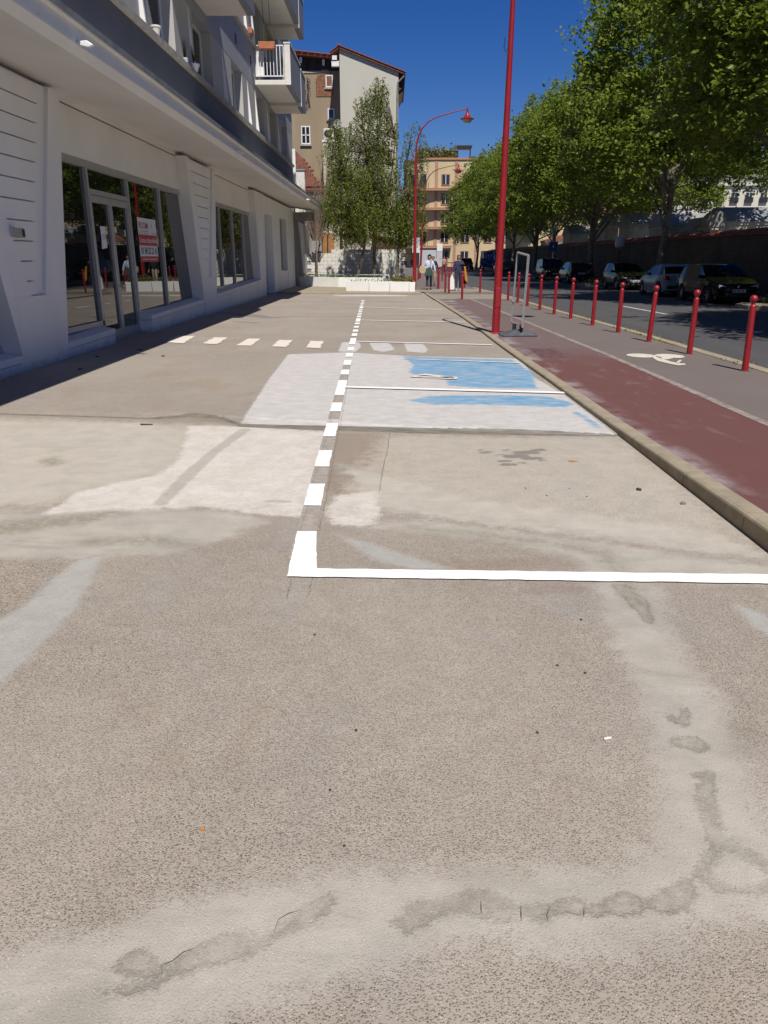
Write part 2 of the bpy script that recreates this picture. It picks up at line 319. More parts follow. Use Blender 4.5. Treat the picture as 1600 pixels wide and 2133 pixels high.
# world-space layout of the stains, joints and road marks (metres)
ST = {'mo':[('p',[(-1.03,1.4),(-0.74,1.44),(-0.61,1.53),(-0.44,1.59),(-0.28,1.63),(-0.07,1.66),(0.2,1.66),(0.43,1.68),(0.64,1.67),(0.76,1.78),(0.85,1.94),(0.9,2.19),(0.96,2.42),(0.99,2.69),(1.0,2.98),(1.04,3.37),(1.07,3.73),(1.03,3.97),(0.54,4.24),(-0.04,4.4),(-0.35,4.53),(0.27,4.59),(1.12,4.24),(1.63,4.05),(2.2,3.8),(2.09,3.58),(1.4,3.62),(1.28,3.12),(1.26,2.77),(1.27,2.52),(1.25,2.3),(1.21,2.09),(1.13,1.86),(1.16,1.78),(1.1,1.51),(0.81,1.46),(0.67,1.41),(0.46,1.38),(0.23,1.42),(0.1,1.37),(-0.12,1.3),(-0.34,1.25),(-0.43,1.19),(-0.49,1.13),(-0.98,1.12)]),('p',[(-2.92,4.75),(-1.85,4.85),(-1.07,4.75),(-0.78,4.53),(-0.97,4.26),(-1.25,4.0),(-1.8,3.91),(-2.44,3.89)]),('p',[(-4.51,7.65),(-2.53,7.55),(-2.0,7.22),(-1.79,6.18),(-1.82,5.65),(-2.28,5.2),(-2.48,4.86),(-2.94,4.81)]),('p',[(-0.45,6.03),(0.63,5.0),(1.52,4.6),(2.03,4.33),(2.17,4.02),(2.16,3.87),(1.65,4.09),(0.86,4.41),(-0.04,4.78)])],'wa':[('p',[(-2.04,7.46),(-1.49,7.42),(-0.61,7.18),(-0.51,5.46),(-0.5,4.63),(-0.8,4.67),(-1.29,4.85),(-1.82,4.76),(-2.3,4.68),(-2.27,5.2),(-1.82,5.65),(-1.78,6.1),(-1.91,6.8)]),('p',[(-0.39,5.12),(-0.11,5.22),(-0.06,4.78),(-0.11,4.47),(-0.38,4.51),(-0.43,4.78)])],'pa':[('p',[(-1.79,13.29),(-0.8,13.58),(0.38,13.04),(2.18,12.73),(2.03,10.7),(2.14,9.31),(2.16,7.02),(1.34,7.16),(0.41,7.28),(-0.45,7.41),(-1.54,7.56),(-1.58,8.48),(-1.69,10.45)]),('p',[(-0.97,15.26),(-0.63,15.36),(-0.56,14.5),(-0.63,13.65),(-0.94,13.72)]),('p',[(-0.42,15.18),(-0.03,15.18),(0.08,14.03),(-0.12,13.66),(-0.31,13.95)]),('p',[(0.27,15.1),(0.63,15.01),(0.69,14.04),(0.61,13.52),(0.3,13.73)])],'bl':[('p',[(0.2,13.04),(2.01,12.6),(2.08,11.12),(1.89,9.67),(1.16,9.74),(0.77,9.93),(0.77,10.47),(0.45,10.64),(0.27,11.16),(0.37,11.94)]),('p',[(0.21,8.83),(0.51,9.16),(1.4,9.2),(1.91,9.11),(2.13,8.66),(1.99,8.42),(1.46,8.51),(1.03,8.59),(0.48,8.56)]),('l',[(2.02,8.09,0.04),(2.07,7.76,0.03),(2.07,7.36,0.03)])],'gs':[('p',[(-1.75,3.93),(-1.63,3.93),(-1.52,3.29),(-1.53,2.81),(-1.58,2.43),(-1.92,2.95),(-1.8,3.28),(-1.8,3.67)]),('p',[(-0.32,4.3),(-0.12,4.17),(0.13,3.96),(0.36,3.79),(0.13,3.77),(-0.09,3.91)]),('p',[(1.69,3.35),(1.8,3.24),(1.85,2.98),(1.7,3.03),(1.67,3.14)])],'li':[('p',[(-0.06,7.02),(2.17,6.98),(2.16,4.65),(2.12,4.02),(1.15,4.37),(0.02,4.78),(-0.38,4.99)]),('p',[(-4.65,7.9),(-1.52,7.44),(-0.81,7.12),(-0.71,4.98),(-1.69,4.87),(-3.0,4.91)])],'co':[('p',[(-2.43,3.87),(-1.79,3.9),(-1.79,3.37),(-1.95,3.0)])],'br':[('p',[(-0.57,7.12),(-0.0,7.08),(-0.05,6.04),(-0.08,5.2),(-0.42,5.1),(-0.54,5.6)]),('l',[(0.23,3.84,0.06),(0.77,3.87,0.08),(1.01,3.85,0.05)]),('l',[(0.76,3.53,0.07),(0.98,3.53,0.05)])],'da':[('l',[(-0.65,1.35,0.01),(-0.61,1.36,0.03),(-0.55,1.34,0.02)]),('l',[(-0.66,1.28,0.01),(-0.61,1.29,0.01),(-0.54,1.31,0.01)]),('l',[(-0.54,1.32,0.01),(-0.46,1.38,0.03),(-0.38,1.4,0.04),(-0.3,1.43,0.02),(-0.26,1.46,0.02),(-0.19,1.52,0.03),(-0.15,1.56,0.01)]),('l',[(0.01,1.48,0.01),(0.05,1.48,0.03),(0.09,1.48,0.01)]),('l',[(0.06,1.51,0.02),(0.15,1.53,0.03),(0.22,1.55,0.04),(0.29,1.52,0.04),(0.3,1.51,0.03)]),('l',[(0.36,1.52,0.02),(0.39,1.52,0.03)]),('l',[(0.44,1.53,0.02),(0.49,1.53,0.03)]),('l',[(0.52,1.52,0.02),(0.55,1.52,0.02)]),('l',[(0.59,1.53,0.03),(0.64,1.55,0.03)]),('l',[(0.71,1.54,0.03),(0.76,1.56,0.04),(0.81,1.6,0.02)]),('l',[(1.01,2.24,0.02),(1.07,2.23,0.04)]),('l',[(1.04,2.39,0.02),(1.08,2.36,0.02),(1.12,2.45,0.01)]),('l',[(1.01,2.06,0.01),(1.06,2.07,0.02),(1.0,1.97,0.03),(0.97,1.86,0.03),(0.96,1.77,0.03),(1.01,1.73,0.02),(1.06,1.68,0.02),(1.11,1.62,0.02)]),('l',[(0.9,1.7,0.01),(0.86,1.64,0.02),(0.89,1.6,0.02),(0.97,1.59,0.01),(1.08,1.61,0.02)]),('l',[(0.96,1.77,0.02),(0.91,1.7,0.01)]),('l',[(1.19,3.57,0.04),(1.23,3.37,0.05),(1.21,3.16,0.02)])],'ol':[('l',[(1.27,2.36,0.03),(1.25,2.27,0.03),(1.22,2.22,0.02)]),('l',[(-2.6,4.34,0.12),(-2.3,4.47,0.14),(-2.04,4.58,0.13),(-1.84,4.74,0.06)]),('l',[(-1.79,4.18,0.06),(-1.6,4.22,0.07),(-1.36,4.2,0.07),(-1.2,4.14,0.05)]),('l',[(0.14,4.44,0.03),(0.55,4.32,0.04),(1.04,4.14,0.05),(1.23,4.01,0.06),(1.23,3.37,0.04)]),('l',[(-2.4,7.8,0.05),(-2.12,7.9,0.07),(-1.83,7.75,0.08),(-1.53,7.51,0.05)]),('l',[(-2.88,6.09,0.07),(-2.79,5.98,0.08)])],'oi':[('l',[(0.8,6.37,0.03),(0.86,6.39,0.03)]),('l',[(0.92,6.29,0.02),(0.97,6.3,0.02)]),('l',[(0.92,6.08,0.03),(0.99,6.09,0.03)]),('l',[(1.02,6.24,0.06),(1.14,6.26,0.06)]),('l',[(1.12,6.37,0.06),(1.25,6.39,0.06)]),('l',[(1.27,6.46,0.03),(1.34,6.48,0.04)]),('l',[(0.94,5.97,0.04),(1.01,5.98,0.04)]),('l',[(0.78,6.44,0.01),(0.81,6.46,0.02)]),('l',[(1.16,6.17,0.05),(1.26,6.19,0.04)]),('l',[(1.06,6.02,0.02),(1.11,6.03,0.02)]),('l',[(1.26,6.1,0.02),(1.3,6.11,0.02)]),('l',[(1.01,6.46,0.02),(1.05,6.48,0.01)])],'sl':[('l',[(-5.05,23.62,0.29),(-4.13,22.62,0.36),(-3.43,21.7,0.22),(-2.68,22.25,0.11),(-1.02,22.27,0.1),(1.65,22.86,0.09)]),('l',[(-4.05,20.35,0.15),(-3.55,20.05,0.15)]),('l',[(-0.85,4.98,0.02),(-0.71,4.97,0.01)])],'ty':[('l',[(-1.44,7.26,0.06),(-1.54,6.44,0.05),(-1.58,5.66,0.06),(-1.59,4.92,0.05)])],'jo':[('l',[(-4.6,8.09,0.03),(-2.45,7.8,0.02)]),('l',[(-1.5,7.47,0.06),(-0.59,7.36,0.11),(0.41,7.24,0.12),(1.29,7.16,0.1),(2.17,7.04,0.03)]),('l',[(-2.47,7.85,0.04),(-2.15,8.0,0.06),(-1.8,7.85,0.04),(-1.5,7.47,0.02)])]}
RIBS = [(0.0043,[(-0.51,3.38),(-0.52,3.59),(-0.53,3.78)]),(0.0029,[(-0.41,3.36),(-0.41,3.56),(-0.41,3.72)]),(0.0036,[(-0.56,4.35),(-0.56,4.86),(-0.58,5.37),(-0.59,5.87),(-0.6,6.41),(-0.6,6.95),(-0.62,7.57),(-0.64,8.12),(-0.67,9.15),(-0.69,10.32),(-0.71,11.4)]),(0.0036,[(-0.44,4.35),(-0.45,4.86),(-0.46,5.38),(-0.47,5.87),(-0.49,6.41),(-0.5,6.96),(-0.51,7.57),(-0.52,8.12),(-0.55,9.15),(-0.59,10.33),(-0.63,11.4)]),(0.005,[(-0.0,7.13),(-0.02,6.54),(-0.05,5.96),(-0.08,5.2)]),(0.0022,[(0.34,1.53),(0.34,1.5),(0.34,1.48)]),(0.0022,[(0.42,1.53),(0.41,1.5),(0.41,1.47)]),(0.0022,[(0.51,1.53),(0.51,1.51),(0.5,1.49)]),(0.0022,[(0.24,1.55),(0.24,1.52),(0.24,1.5)]),(0.0022,[(-0.29,1.43),(-0.29,1.45),(-0.28,1.48),(-0.26,1.5),(-0.23,1.51)]),(0.0022,[(-0.54,1.33),(-0.54,1.35),(-0.5,1.38),(-0.47,1.4)]),(0.0043,[(-4.6,8.09),(-3.71,7.99),(-2.87,7.84),(-2.43,7.8),(-2.14,7.98),(-1.83,7.88),(-1.53,7.51)])]
DASH = [(3.68,4.35),(4.86,5.38),(5.87,6.41),(6.96,7.57),(8.12,8.64),(9.15,10.32),(10.86,11.35),(11.88,12.46),(12.9,13.44),(13.8,14.33),(14.83,16.02),(16.47,17.06),(17.46,18.0),(18.47,18.98),(19.47,19.99),(20.3,21.45),(21.86,22.45),(22.87,23.44),(23.82,24.34),(24.7,25.22),(25.75,26.87),(27.33,27.84),(28.32,28.8),(29.21,29.7),(30.3,30.89)]
BAYS = [[(-0.52,3.74),(2.11,3.67)],[(-0.58,9.74),(2.16,9.31)],[(-0.74,15.36),(1.96,14.73)],[(-0.8,20.78),(1.96,20.09)],[(-1.0,26.47),(1.66,25.13)]]
ZEB = [[(-4.47,15.15),(-4.58,16.5),(-4.19,16.39),(-4.08,14.97)],[(-3.68,14.93),(-3.72,16.14),(-3.43,16.1),(-3.37,14.81)],[(-2.95,14.64),(-2.97,15.9),(-2.7,15.86),(-2.66,14.56)],[(-2.25,14.44),(-2.29,15.62),(-2.0,15.58),(-1.96,14.33)],[(-1.59,14.25),(-1.62,15.44),(-1.34,15.4),(-1.31,14.14)]]
BIKE = [(4.21,12.79),(4.67,12.74)]
BIKEF = [[(4.41,12.84),(4.4,12.55),(4.42,12.36),(4.43,12.01),(4.49,11.81),(4.57,11.77),(4.51,11.61),(4.38,11.57),(4.31,11.79),(4.25,12.09),(4.29,12.41)],[(4.47,12.55),(4.69,12.6),(4.64,12.46),(4.47,12.27),(4.38,12.36)],[(4.45,11.86),(4.65,12.23),(4.67,12.18),(4.46,11.77)]]
HC = [[(0.28,10.64),(0.5,10.92),(0.89,10.6),(0.85,10.51),(0.49,10.78)],[(0.28,10.68),(0.93,10.62),(0.95,10.51),(0.91,10.42),(0.78,10.42),(0.38,10.55),(0.78,10.5),(0.9,10.49),(0.91,10.54),(0.79,10.56),(0.3,10.59)]]
BOLL = [(5.15,11.01),(5.1,13.02),(5.06,15.02),(5.0,16.91),(4.91,18.76),(4.86,20.88),(4.75,22.51),(4.69,24.41),(4.64,26.38),(4.63,28.38),(4.52,30.0),(4.2,36.69)]
BOLL2 = [(2.81,30.69),(2.7,36.17),(2.6,37.19),(2.51,41.25),(4.03,42.59),(3.55,45.5),(3.6,54.89),(3.97,57.25),(2.28,48.84),(2.0,57.23),(3.16,57.24)]
DRAIN = [(2.47,13.83),(2.96,13.83),(2.99,12.54),(2.49,12.53)]
# ------------------------------------------------------------------ ground
def grid_axis(pts):            # piecewise [(value, step), ...]
    out = []
    for (a, s), (b, _) in zip(pts, pts[1:]):
        n = max(1, round((b-a)/s)); out += [a+(b-a)*i/n for i in range(n)]
    return np.array(out+[pts[-1][0]])
def sdf(x, y, shapes):
    d = np.full(x.shape, -9.0)
    for kind, pts in shapes:
        if kind == 'p':
            m = np.full(x.shape, 1e9); ins = np.zeros(x.shape, bool)
            n = len(pts)
            for i in range(n):
                (ax, ay), (bx, by) = pts[i], pts[(i+1) % n]
                ex, ey = bx-ax, by-ay; L = ex*ex+ey*ey+1e-9
                t = np.clip(((x-ax)*ex+(y-ay)*ey)/L, 0, 1)
                m = np.minimum(m, (x-ax-t*ex)**2+(y-ay-t*ey)**2)
                c = ((ay > y) != (by > y)) & (x < (bx-ax)*(y-ay)/(by-ay+1e-12)+ax)
                ins ^= c
            m = np.sqrt(m); d = np.maximum(d, np.where(ins, m, -m))
        else:
            for i in range(max(1, len(pts)-1)):
                ax, ay, ar = pts[i]; bx, by, br = pts[min(i+1, len(pts)-1)]
                ex, ey = bx-ax, by-ay; L = ex*ex+ey*ey+1e-9
                t = np.clip(((x-ax)*ex+(y-ay)*ey)/L, 0, 1)
                m = np.sqrt((x-ax-t*ex)**2+(y-ay-t*ey)**2)
                d = np.maximum(d, ar+(br-ar)*t-m)
    return d
def height(x, y):
    """gentle unevenness of the slab: ~2 cm step at the joint, shallow waves"""
    return 0.0
def kerb_x(y):
    xs = [(0, 2.19), (7, 2.19), (10, 2.16), (12, 2.12), (15, 2.07), (19, 2.05), (22, 2.0), (28, 1.83), (33, 1.70), (37, 1.58), (44, 1.4)]
    for (a, p), (b, q) in zip(xs, xs[1:]):
        if y <= b: return p+(q-p)*(y-a)/(b-a)
    return xs[-1][1]
def pave_z(y):
    return .115 if y < 3.6 else (.042 if y > 7.6 else .115+(.042-.115)*(y-3.6)/4.0)

gx = grid_axis([(-6.3, .06), (-2.2, .03), (-1.2, .018), (2.26, 1)])
gy = grid_axis([(-1.5, .15), (.7, .014), (2.4, .018), (4.4, .025), (8, .05), (14, .09), (25, .18), (47.2, 1)])
X, Y = np.meshgrid(gx, gy); nx, ny = len(gx), len(gy)
xf, yf = X.ravel(), Y.ravel()
nj = np.interp(xf, [-6.3, -2.2, 0, 2.3], [8.2, 8.0, 7.45, 7.05])      # where the slab joint runs
zf = np.where(yf > nj, 0.0, -0.012)
co = np.stack([xf, yf, zf], 1).astype(np.float32)
idx = np.arange(nx*ny).reshape(ny, nx)
q = np.stack([idx[:-1, :-1], idx[:-1, 1:], idx[1:, 1:], idx[1:, :-1]], -1).reshape(-1, 4)
me = bpy.data.meshes.new('parking_slab')
me.vertices.add(len(co)); me.vertices.foreach_set('co', co.ravel())
me.loops.add(q.size); me.loops.foreach_set('vertex_index', q.ravel().astype(np.int32))
me.polygons.add(len(q)); me.polygons.foreach_set('loop_start', (np.arange(len(q))*4).astype(np.int32))
me.polygons.foreach_set('loop_total', np.full(len(q), 4, np.int32))
me.update(calc_edges=True)
for k, shapes in ST.items():
    a = me.attributes.new(k, 'FLOAT', 'POINT'); a.data.foreach_set('value', np.maximum(sdf(xf, yf, shapes), -1).astype(np.float32))

t = NT('parking_concrete')
co_ = t.co
n_fine = t.noise(160, 3, .6); n_mid = t.noise(26, 4, .65); n_big = t.noise(2.2, 5, .6); n_huge = t.noise(.55, 4, .55)
n_str = t.noise(3.0, 5, .6, vec=t.scaled((.5, 3, 1)))
jag = t.math('ADD', t.math('MULTIPLY', t.math('SUBTRACT', t.noise(9, 6, .7), .5), 1.0), t.math('MULTIPLY', t.math('SUBTRACT', t.noise(70, 4, .7), .5), .8))
def mask(name, soft, amp, lo=0.):
    d = t.math('ADD', t.attr(name), t.math('MULTIPLY', jag, amp))
    return t.rng(d, lo-soft, lo+soft)
mo = mask('mo', .07, .26); wa = mask('wa', .035, .16); pa = mask('pa', .018, .07); bl = mask('bl', .03, .20); gs = mask('gs', .03, .12)
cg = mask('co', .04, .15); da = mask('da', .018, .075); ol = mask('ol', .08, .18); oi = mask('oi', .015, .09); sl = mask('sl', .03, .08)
ty = mask('ty', .015, .05); jo = mask('jo', .008, .022, -.004); br = mask('br', .05, .2)
# exposed aggregate
v1 = t.vor(150); c1 = t.node('ShaderNodeSeparateColor'); t.l.new(v1.outputs['Color'], c1.inputs[0])
v2 = t.vor(84); c2 = t.node('ShaderNodeSeparateColor'); t.l.new(v2.outputs['Color'], c2.inputs[0])
agg = t.ramp(c1.outputs[0], [(0, (.07, .05, .04)), (.10, (.15, .10, .075)), (.2, (.27, .215, .17)), (.5, (.39, .33, .28)), (.78, (.46, .41, .36)), (.92, (.68, .64, .58))], 'CONSTANT')
paste = t.mix(n_mid, (.32, .28, .24), (.41, .36, .315))
stone = t.rng(v1.outputs['Distance'], .25, .5, 1, 0)
base = t.mix(t.math('MULTIPLY', stone, .85), paste, agg)
agg2 = t.ramp(c2.outputs[1], [(0, (.05, .035, .03)), (.22, (.14, .08, .05)), (.45, (.09, .08, .07)), (.7, (.36, .27, .19)), (.85, (.62, .60, .56))], 'CONSTANT')
pick2 = t.math('MULTIPLY', t.rng(c2.outputs[2], .70, .72), t.rng(v2.outputs['Distance'], .22, .34, 1, 0))
pick2 = t.math('MULTIPLY', pick2, t.rng(n_big, .35, .6))
base = t.mix(t.math('MULTIPLY', pick2, .75), base, agg2)
base = t.mix(t.rng(n_huge, .38, .62, 0, .40), base, (.46, .405, .35))
base = t.mix(t.rng(n_big, .55, .78, 0, .40), base, (.27, .245, .22))
base = t.mix(t.rng(n_str, .58, .75, 0, .25), base, (.25, .225, .2))
n_t = t.noise(1.3, 4, .6, vec=t.scaled((1.1, .7, 1)), dist=.8)
base = t.mix(t.rng(n_t, .52, .70, 0, .45), base, (.36, .345, .345))
base = t.mix(t.rng(n_t, .30, .46, .45, 0), base, (.33, .265, .20))
base = t.mix(1.0, base, (.93, .93, .93), 'MULTIPLY')
base = t.mix(t.math('MULTIPLY', cg, t.rng(v2.outputs['Distance'], .15, .5, .9, .2)), base, t.mix(c2.outputs[1], (.16, .10, .07), (.62, .55, .46)))
base = t.mix(t.math('MULTIPLY', br, .38), base, (.25, .17, .115))
# smooth mortar
mort = t.mix(t.rng(n_big, .3, .7), (.455, .425, .38), (.39, .362, .325))
mort = t.mix(t.rng(n_str, .5, .75, 0, .35), mort, (.27, .255, .225))
mort = t.mix(t.rng(n_t, .5, .7, 0, .4), mort, (.345, .34, .33)); mort = t.mix(t.rng(t.noise(1.6, 5, .7, vec=t.scaled((.6, 1.6, 1)), dist=1.2), .5, .68, 0, .45), mort, (.26, .245, .20))
mort = t.mix(t.math('MULTIPLY', t.rng(n_fine, .6, .75), .25), mort, (.22, .2, .18))
cm = mort
li = mask('li', .12, .55)
base = t.mix(t.math('MULTIPLY', li, .62), base, t.mix(n_mid, (.52, .475, .41), (.60, .55, .485)))
base = t.mix(t.math('MULTIPLY', t.math('MULTIPLY', li, stone), .22), base, (.2, .17, .14))
cm = t.mix(t.math('MULTIPLY', li, .5), cm, (.52, .48, .42))
col = t.mix(t.math('MULTIPLY', mo, .95), base, cm)
film = t.mix(n_mid, (.60, .56, .525), (.72, .675, .64))
col = t.mix(t.math('MULTIPLY', wa, t.math('MULTIPLY', t.rng(t.noise(30, 5, .7), .30, .62, .62, .97), t.rng(n_big, .3, .6, .78, 1.0))), col, film)
ptex = t.rng(t.noise(8, 6, .72, vec=t.scaled((.5, 2.2, 1))), .3, .72, .93, .58)
col = t.mix(t.math('MULTIPLY', pa, ptex), col, t.mix(n_mid, (.57, .56, .565), (.67, .66, .665)))
btex = t.rng(t.noise(5, 6, .75, vec=t.scaled((.6, 2, 1))), .34, .70, 1.0, .38)
col = t.mix(t.math('MULTIPLY', bl, btex), col, t.mix(n_big, (.055, .26, .50), (.13, .36, .58)))
col = t.mix(t.math('MULTIPLY', gs, t.rng(t.noise(9, 5, .7), .3, .65, .75, .45)), col, t.mix(n_mid, (.36, .385, .385), (.44, .455, .45)))
col = t.mix(t.math('MULTIPLY', ty, .55), col, (.31, .285, .255))
col = t.mix(t.math('MULTIPLY', ol, t.rng(n_mid, .3, .6, .25, .62)), col, (.20, .18, .13))
dtex = t.rng(t.noise(13, 6, .78), .36, .68, .15, .62)
col = t.mix(t.math('MULTIPLY', da, dtex), col, (.19, .165, .13))
ddist = t.math('ADD', t.attr('da'), t.math('MULTIPLY', jag, .06))
rim = t.math('MULTIPLY', t.rng(ddist, -.006, .001), t.rng(ddist, .004, .016, 1, 0))
col = t.mix(t.math('MULTIPLY', rim, t.rng(n_big, .42, .58, .0, .34)), col, (.13, .115, .095))
col = t.mix(t.math('MULTIPLY', oi, .62), col, (.11, .10, .10))
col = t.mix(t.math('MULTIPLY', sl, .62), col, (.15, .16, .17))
col = t.mix(t.math('MULTIPLY', jo, .88), col, t.mix(t.rng(t.noise(9, 6, .75, vec=t.scaled((.5, 2.5, 1))), .35, .65), (.12, .11, .085), (.27, .25, .215)))
col = t.mix(1.0, col, (.95, .94, .915), 'MULTIPLY')
v3 = t.vor(210); c3 = t.node('ShaderNodeSeparateColor'); t.l.new(v3.outputs['Color'], c3.inputs[0])
pit = t.math('MULTIPLY', t.rng(c3.outputs[0], .84, .86), t.rng(v3.outputs['Distance'], .2, .42, 1, 0))
col = t.mix(t.math('MULTIPLY', pit, t.rng(n_mid, .3, .6, .15, .6)), col, (.10, .078, .066))
wht = t.math('MULTIPLY', t.rng(c3.outputs[1], .93, .94), t.rng(v3.outputs['Distance'], .2, .4, 1, 0))
col = t.mix(t.math('MULTIPLY', wht, .55), col, (.72, .69, .64))
scr = t.rng(t.noise(14, 6, .78, vec=t.scaled((.35, 2.6, 1)), dist=.5), .60, .72)
col = t.mix(t.math('MULTIPLY', scr, .32), col, (.17, .15, .13))
col = t.mix(t.rng(t.noise(5.5, 5, .65), .35, .65, 0, .16), col, (.18, .165, .145))
t.col(col); t.rough(t.mix(t.math('MAXIMUM', pa, wa), .82, .62))
t.b.inputs['Specular IOR Level'].default_value = .35
cover = t.math('SUBTRACT', 1.0, t.math('MULTIPLY', t.math('MAXIMUM', t.math('MAXIMUM', mo, wa), t.math('MAXIMUM', pa, gs)), .8))
hgt = t.math('ADD', t.math('MULTIPLY', stone, t.math('MULTIPLY', cover, .5)), t.math('ADD', t.math('MULTIPLY', n_fine, .35), t.math('MULTIPLY', n_mid, .5)))
hgt = t.math('ADD', hgt, t.math('MULTIPLY', da, -.5)); hgt = t.math('ADD', hgt, t.math('MULTIPLY', jo, -1.2))
hgt = t.math('ADD', hgt, t.math('MULTIPLY', cg, t.math('MULTIPLY', v2.outputs['Distance'], -1.5)))
t.bump(hgt, .8, .006)
me.materials.append(t.m)
slab = bpy.data.objects.new('parking_ground', me); COL.objects.link(slab); slab['kind'] = 'structure'

g = MB(); g.sheet([(-400, -200), (600, -200), (600, 900), (-400, 900)], -.16)
struct(g, 'ground', M('city_ground', (.14, .13, .12), .95, .2, .1))
# asphalt road: right of the pavement, dropping away behind the bollards
t = NT('asphalt'); nf = t.noise(140, 3, .7); nb = t.noise(.5, 4, .6, vec=t.scaled((2.5, .3, 1))); nm = t.noise(9, 4, .6)
c = t.mix(t.rng(nf, .3, .7), (.038, .038, .041), (.082, .08, .082)); c = t.mix(t.rng(nb, .35, .7, 0, .45), c, (.085, .082, .08)); c = t.mix(t.rng(nm, .6, .8, 0, .3), c, (.03, .03, .03))
t.col(c); t.rough(.85); t.bump(nf, .4, .004); MT['asphalt'] = t.m
def kerb2_x(y):
    xs = [(-5, 5.35), (12, 5.38), (17, 5.32), (22, 5.12), (27, 5.0), (31, 4.95), (34, 4.9), (38, 4.75), (44, 4.45), (60, 4.9), (130, 5.0)]
    for (a, p), (b, q) in zip(xs, xs[1:]):
        if y <= b: return p+(q-p)*(y-a)/(b-a)
    return xs[-1][1]
def red_x(y):
    xs = [(0, 3.74), (10, 3.72), (13, 3.68), (17, 3.56), (24, 3.38), (34, 3.1)]
    for (a, p), (b, q) in zip(xs, xs[1:]):
        if y <= b: return p+(q-p)*(y-a)/(b-a)
    return xs[-1][1]
rd = MB(); rd.sheet([(4.4, -12), (14.25, -12), (14.25, 132), (3.0, 132)], -.09)
rd.sheet([(3.0, 132), (60, 132), (60, 150), (-30, 150), (-30, 132)], -.09)
struct(rd, 'road', 'asphalt')

struct(MB().add([(8.67, 24.42, -.086), (8.79, 24.42, -.086), (8.62, 28.61, -.086), (8.50, 28.61, -.086)], [(0, 1, 2, 3)]), 'road_line_marking', M('road_line_paint', (.5, .5, .48), .8, .25, 8))
# pavement strips
def strip(fa, fb, y0, y1, step, dz=0.):
    mb = MB(); n = max(1, int((y1-y0)/step)); v = []; f = []
    for i in range(n+1):
        y = y0+(y1-y0)*i/n; z = pave_z(y)+dz
        v += [(fa(y), y, z), (fb(y), y, z)]
    for i in range(n): f.append((2*i, 2*i+1, 2*i+3, 2*i+2))
    return mb.add(v, f)
t = NT('red_pavement'); nf = t.noise(170, 3, .7); nb = t.noise(1.1, 5, .65); nm = t.noise(2.4, 6, .75, vec=t.scaled((1.3, .45, 1)), dist=.6)
sep = t.node('ShaderNodeSeparateXYZ'); t.l.new(t.co, sep.inputs[0])
far = t.rng(t.math('ADD', sep.outputs[1], t.math('MULTIPLY', nb, 1.2)), 12.0, 15.0)
c = t.mix(t.rng(nf, .3, .7), (.098, .036, .032), (.142, .056, .05)); c = t.mix(t.rng(nb, .35, .7, 0, .4), c, (.13, .055, .047))
cf = t.mix(t.rng(nf, .3, .7), (.115, .078, .074), (.155, .105, .10))
c = t.mix(far, c, cf)
c = t.mix(t.rng(nm, .52, .80, 0, .42), c, (.28, .22, .225))
edge = t.rng(t.math('ADD', sep.outputs[0], t.math('MULTIPLY', nm, .45)), 2.55, 2.78, 1, 0)
c = t.mix(t.math('MULTIPLY', edge, t.rng(t.noise(.9, 4, .7), .45, .62, 0, .5)), c, (.42, .38, .40))
t.col(c); t.rough(.88); t.bump(nf, .35, .004); MT['redpave'] = t.m
t = NT('grey_pavement'); nf = t.noise(150, 3, .7); nb = t.noise(.9, 5, .65); nm = t.noise(2., 6, .75, dist=.5)
c = t.mix(t.rng(nf, .3, .7), (.115, .095, .085), (.175, .145, .13)); c = t.mix(t.rng(nb, .35, .7, 0, .45), c, (.125, .10, .092)); c = t.mix(t.rng(nm, .57, .8, 0, .5), c, (.26, .22, .205))
t.col(c); t.rough(.9); t.bump(nf, .35, .004); MT['greypave'] = t.m
struct(strip(lambda y: kerb_x(y)+.14, lambda y: red_x(y)-.055, -3, 31, .5), 'red_pavement', 'redpave')
struct(strip(lambda y: red_x(y)-.055, lambda y: red_x(y)+.055, -3, 31, .5, .003), 'pavement_joint_strip', M('joint_concrete', (.24, .20, .18), .9, .3, 9))
struct(strip(lambda y: red_x(y)+.055, kerb2_x, -3, 31, .5), 'grey_pavement', 'greypave')
# setts crossing band and the pavement beyond it
def band_edge(y): return kerb2_x(y)
t = NT('sett_paving'); bt = t.node('ShaderNodeTexBrick'); t.l.new(t.scaled((1, 1, 1)), bt.inputs[0]); bt.inputs['Scale'].default_value = 4.2
bt.inputs['Color1'].default_value = (.36, .31, .24, 1); bt.inputs['Color2'].default_value = (.27, .23, .18, 1); bt.inputs['Mortar'].default_value = (.13, .11, .09, 1); bt.inputs['Mortar Size'].default_value = .035
t.col(t.mix(t.rng(t.noise(2, 4, .6), .4, .7, 0, .4), bt.outputs[0], (.2, .17, .14))); t.rough(.9); MT['setts'] = t.m
struct(strip(lambda y: kerb_x(y)-.02, kerb2_x, 31.004, 35.2, .4), 'sett_crossing', 'setts')
struct(strip(lambda y: kerb_x(min(y, 37))+(.0 if y < 37 else 0), kerb2_x, 35.204, 37.6, .4), 'dark_crossing_strip', 'greypave')
struct(strip(lambda y: 1.2, kerb2_x, 37.604, 41.5, .4), 'far_sett_crossing', 'setts')
struct(strip(lambda y: 1.2, kerb2_x, 41.504, 132, 2), 'far_pavement', 'greypave')
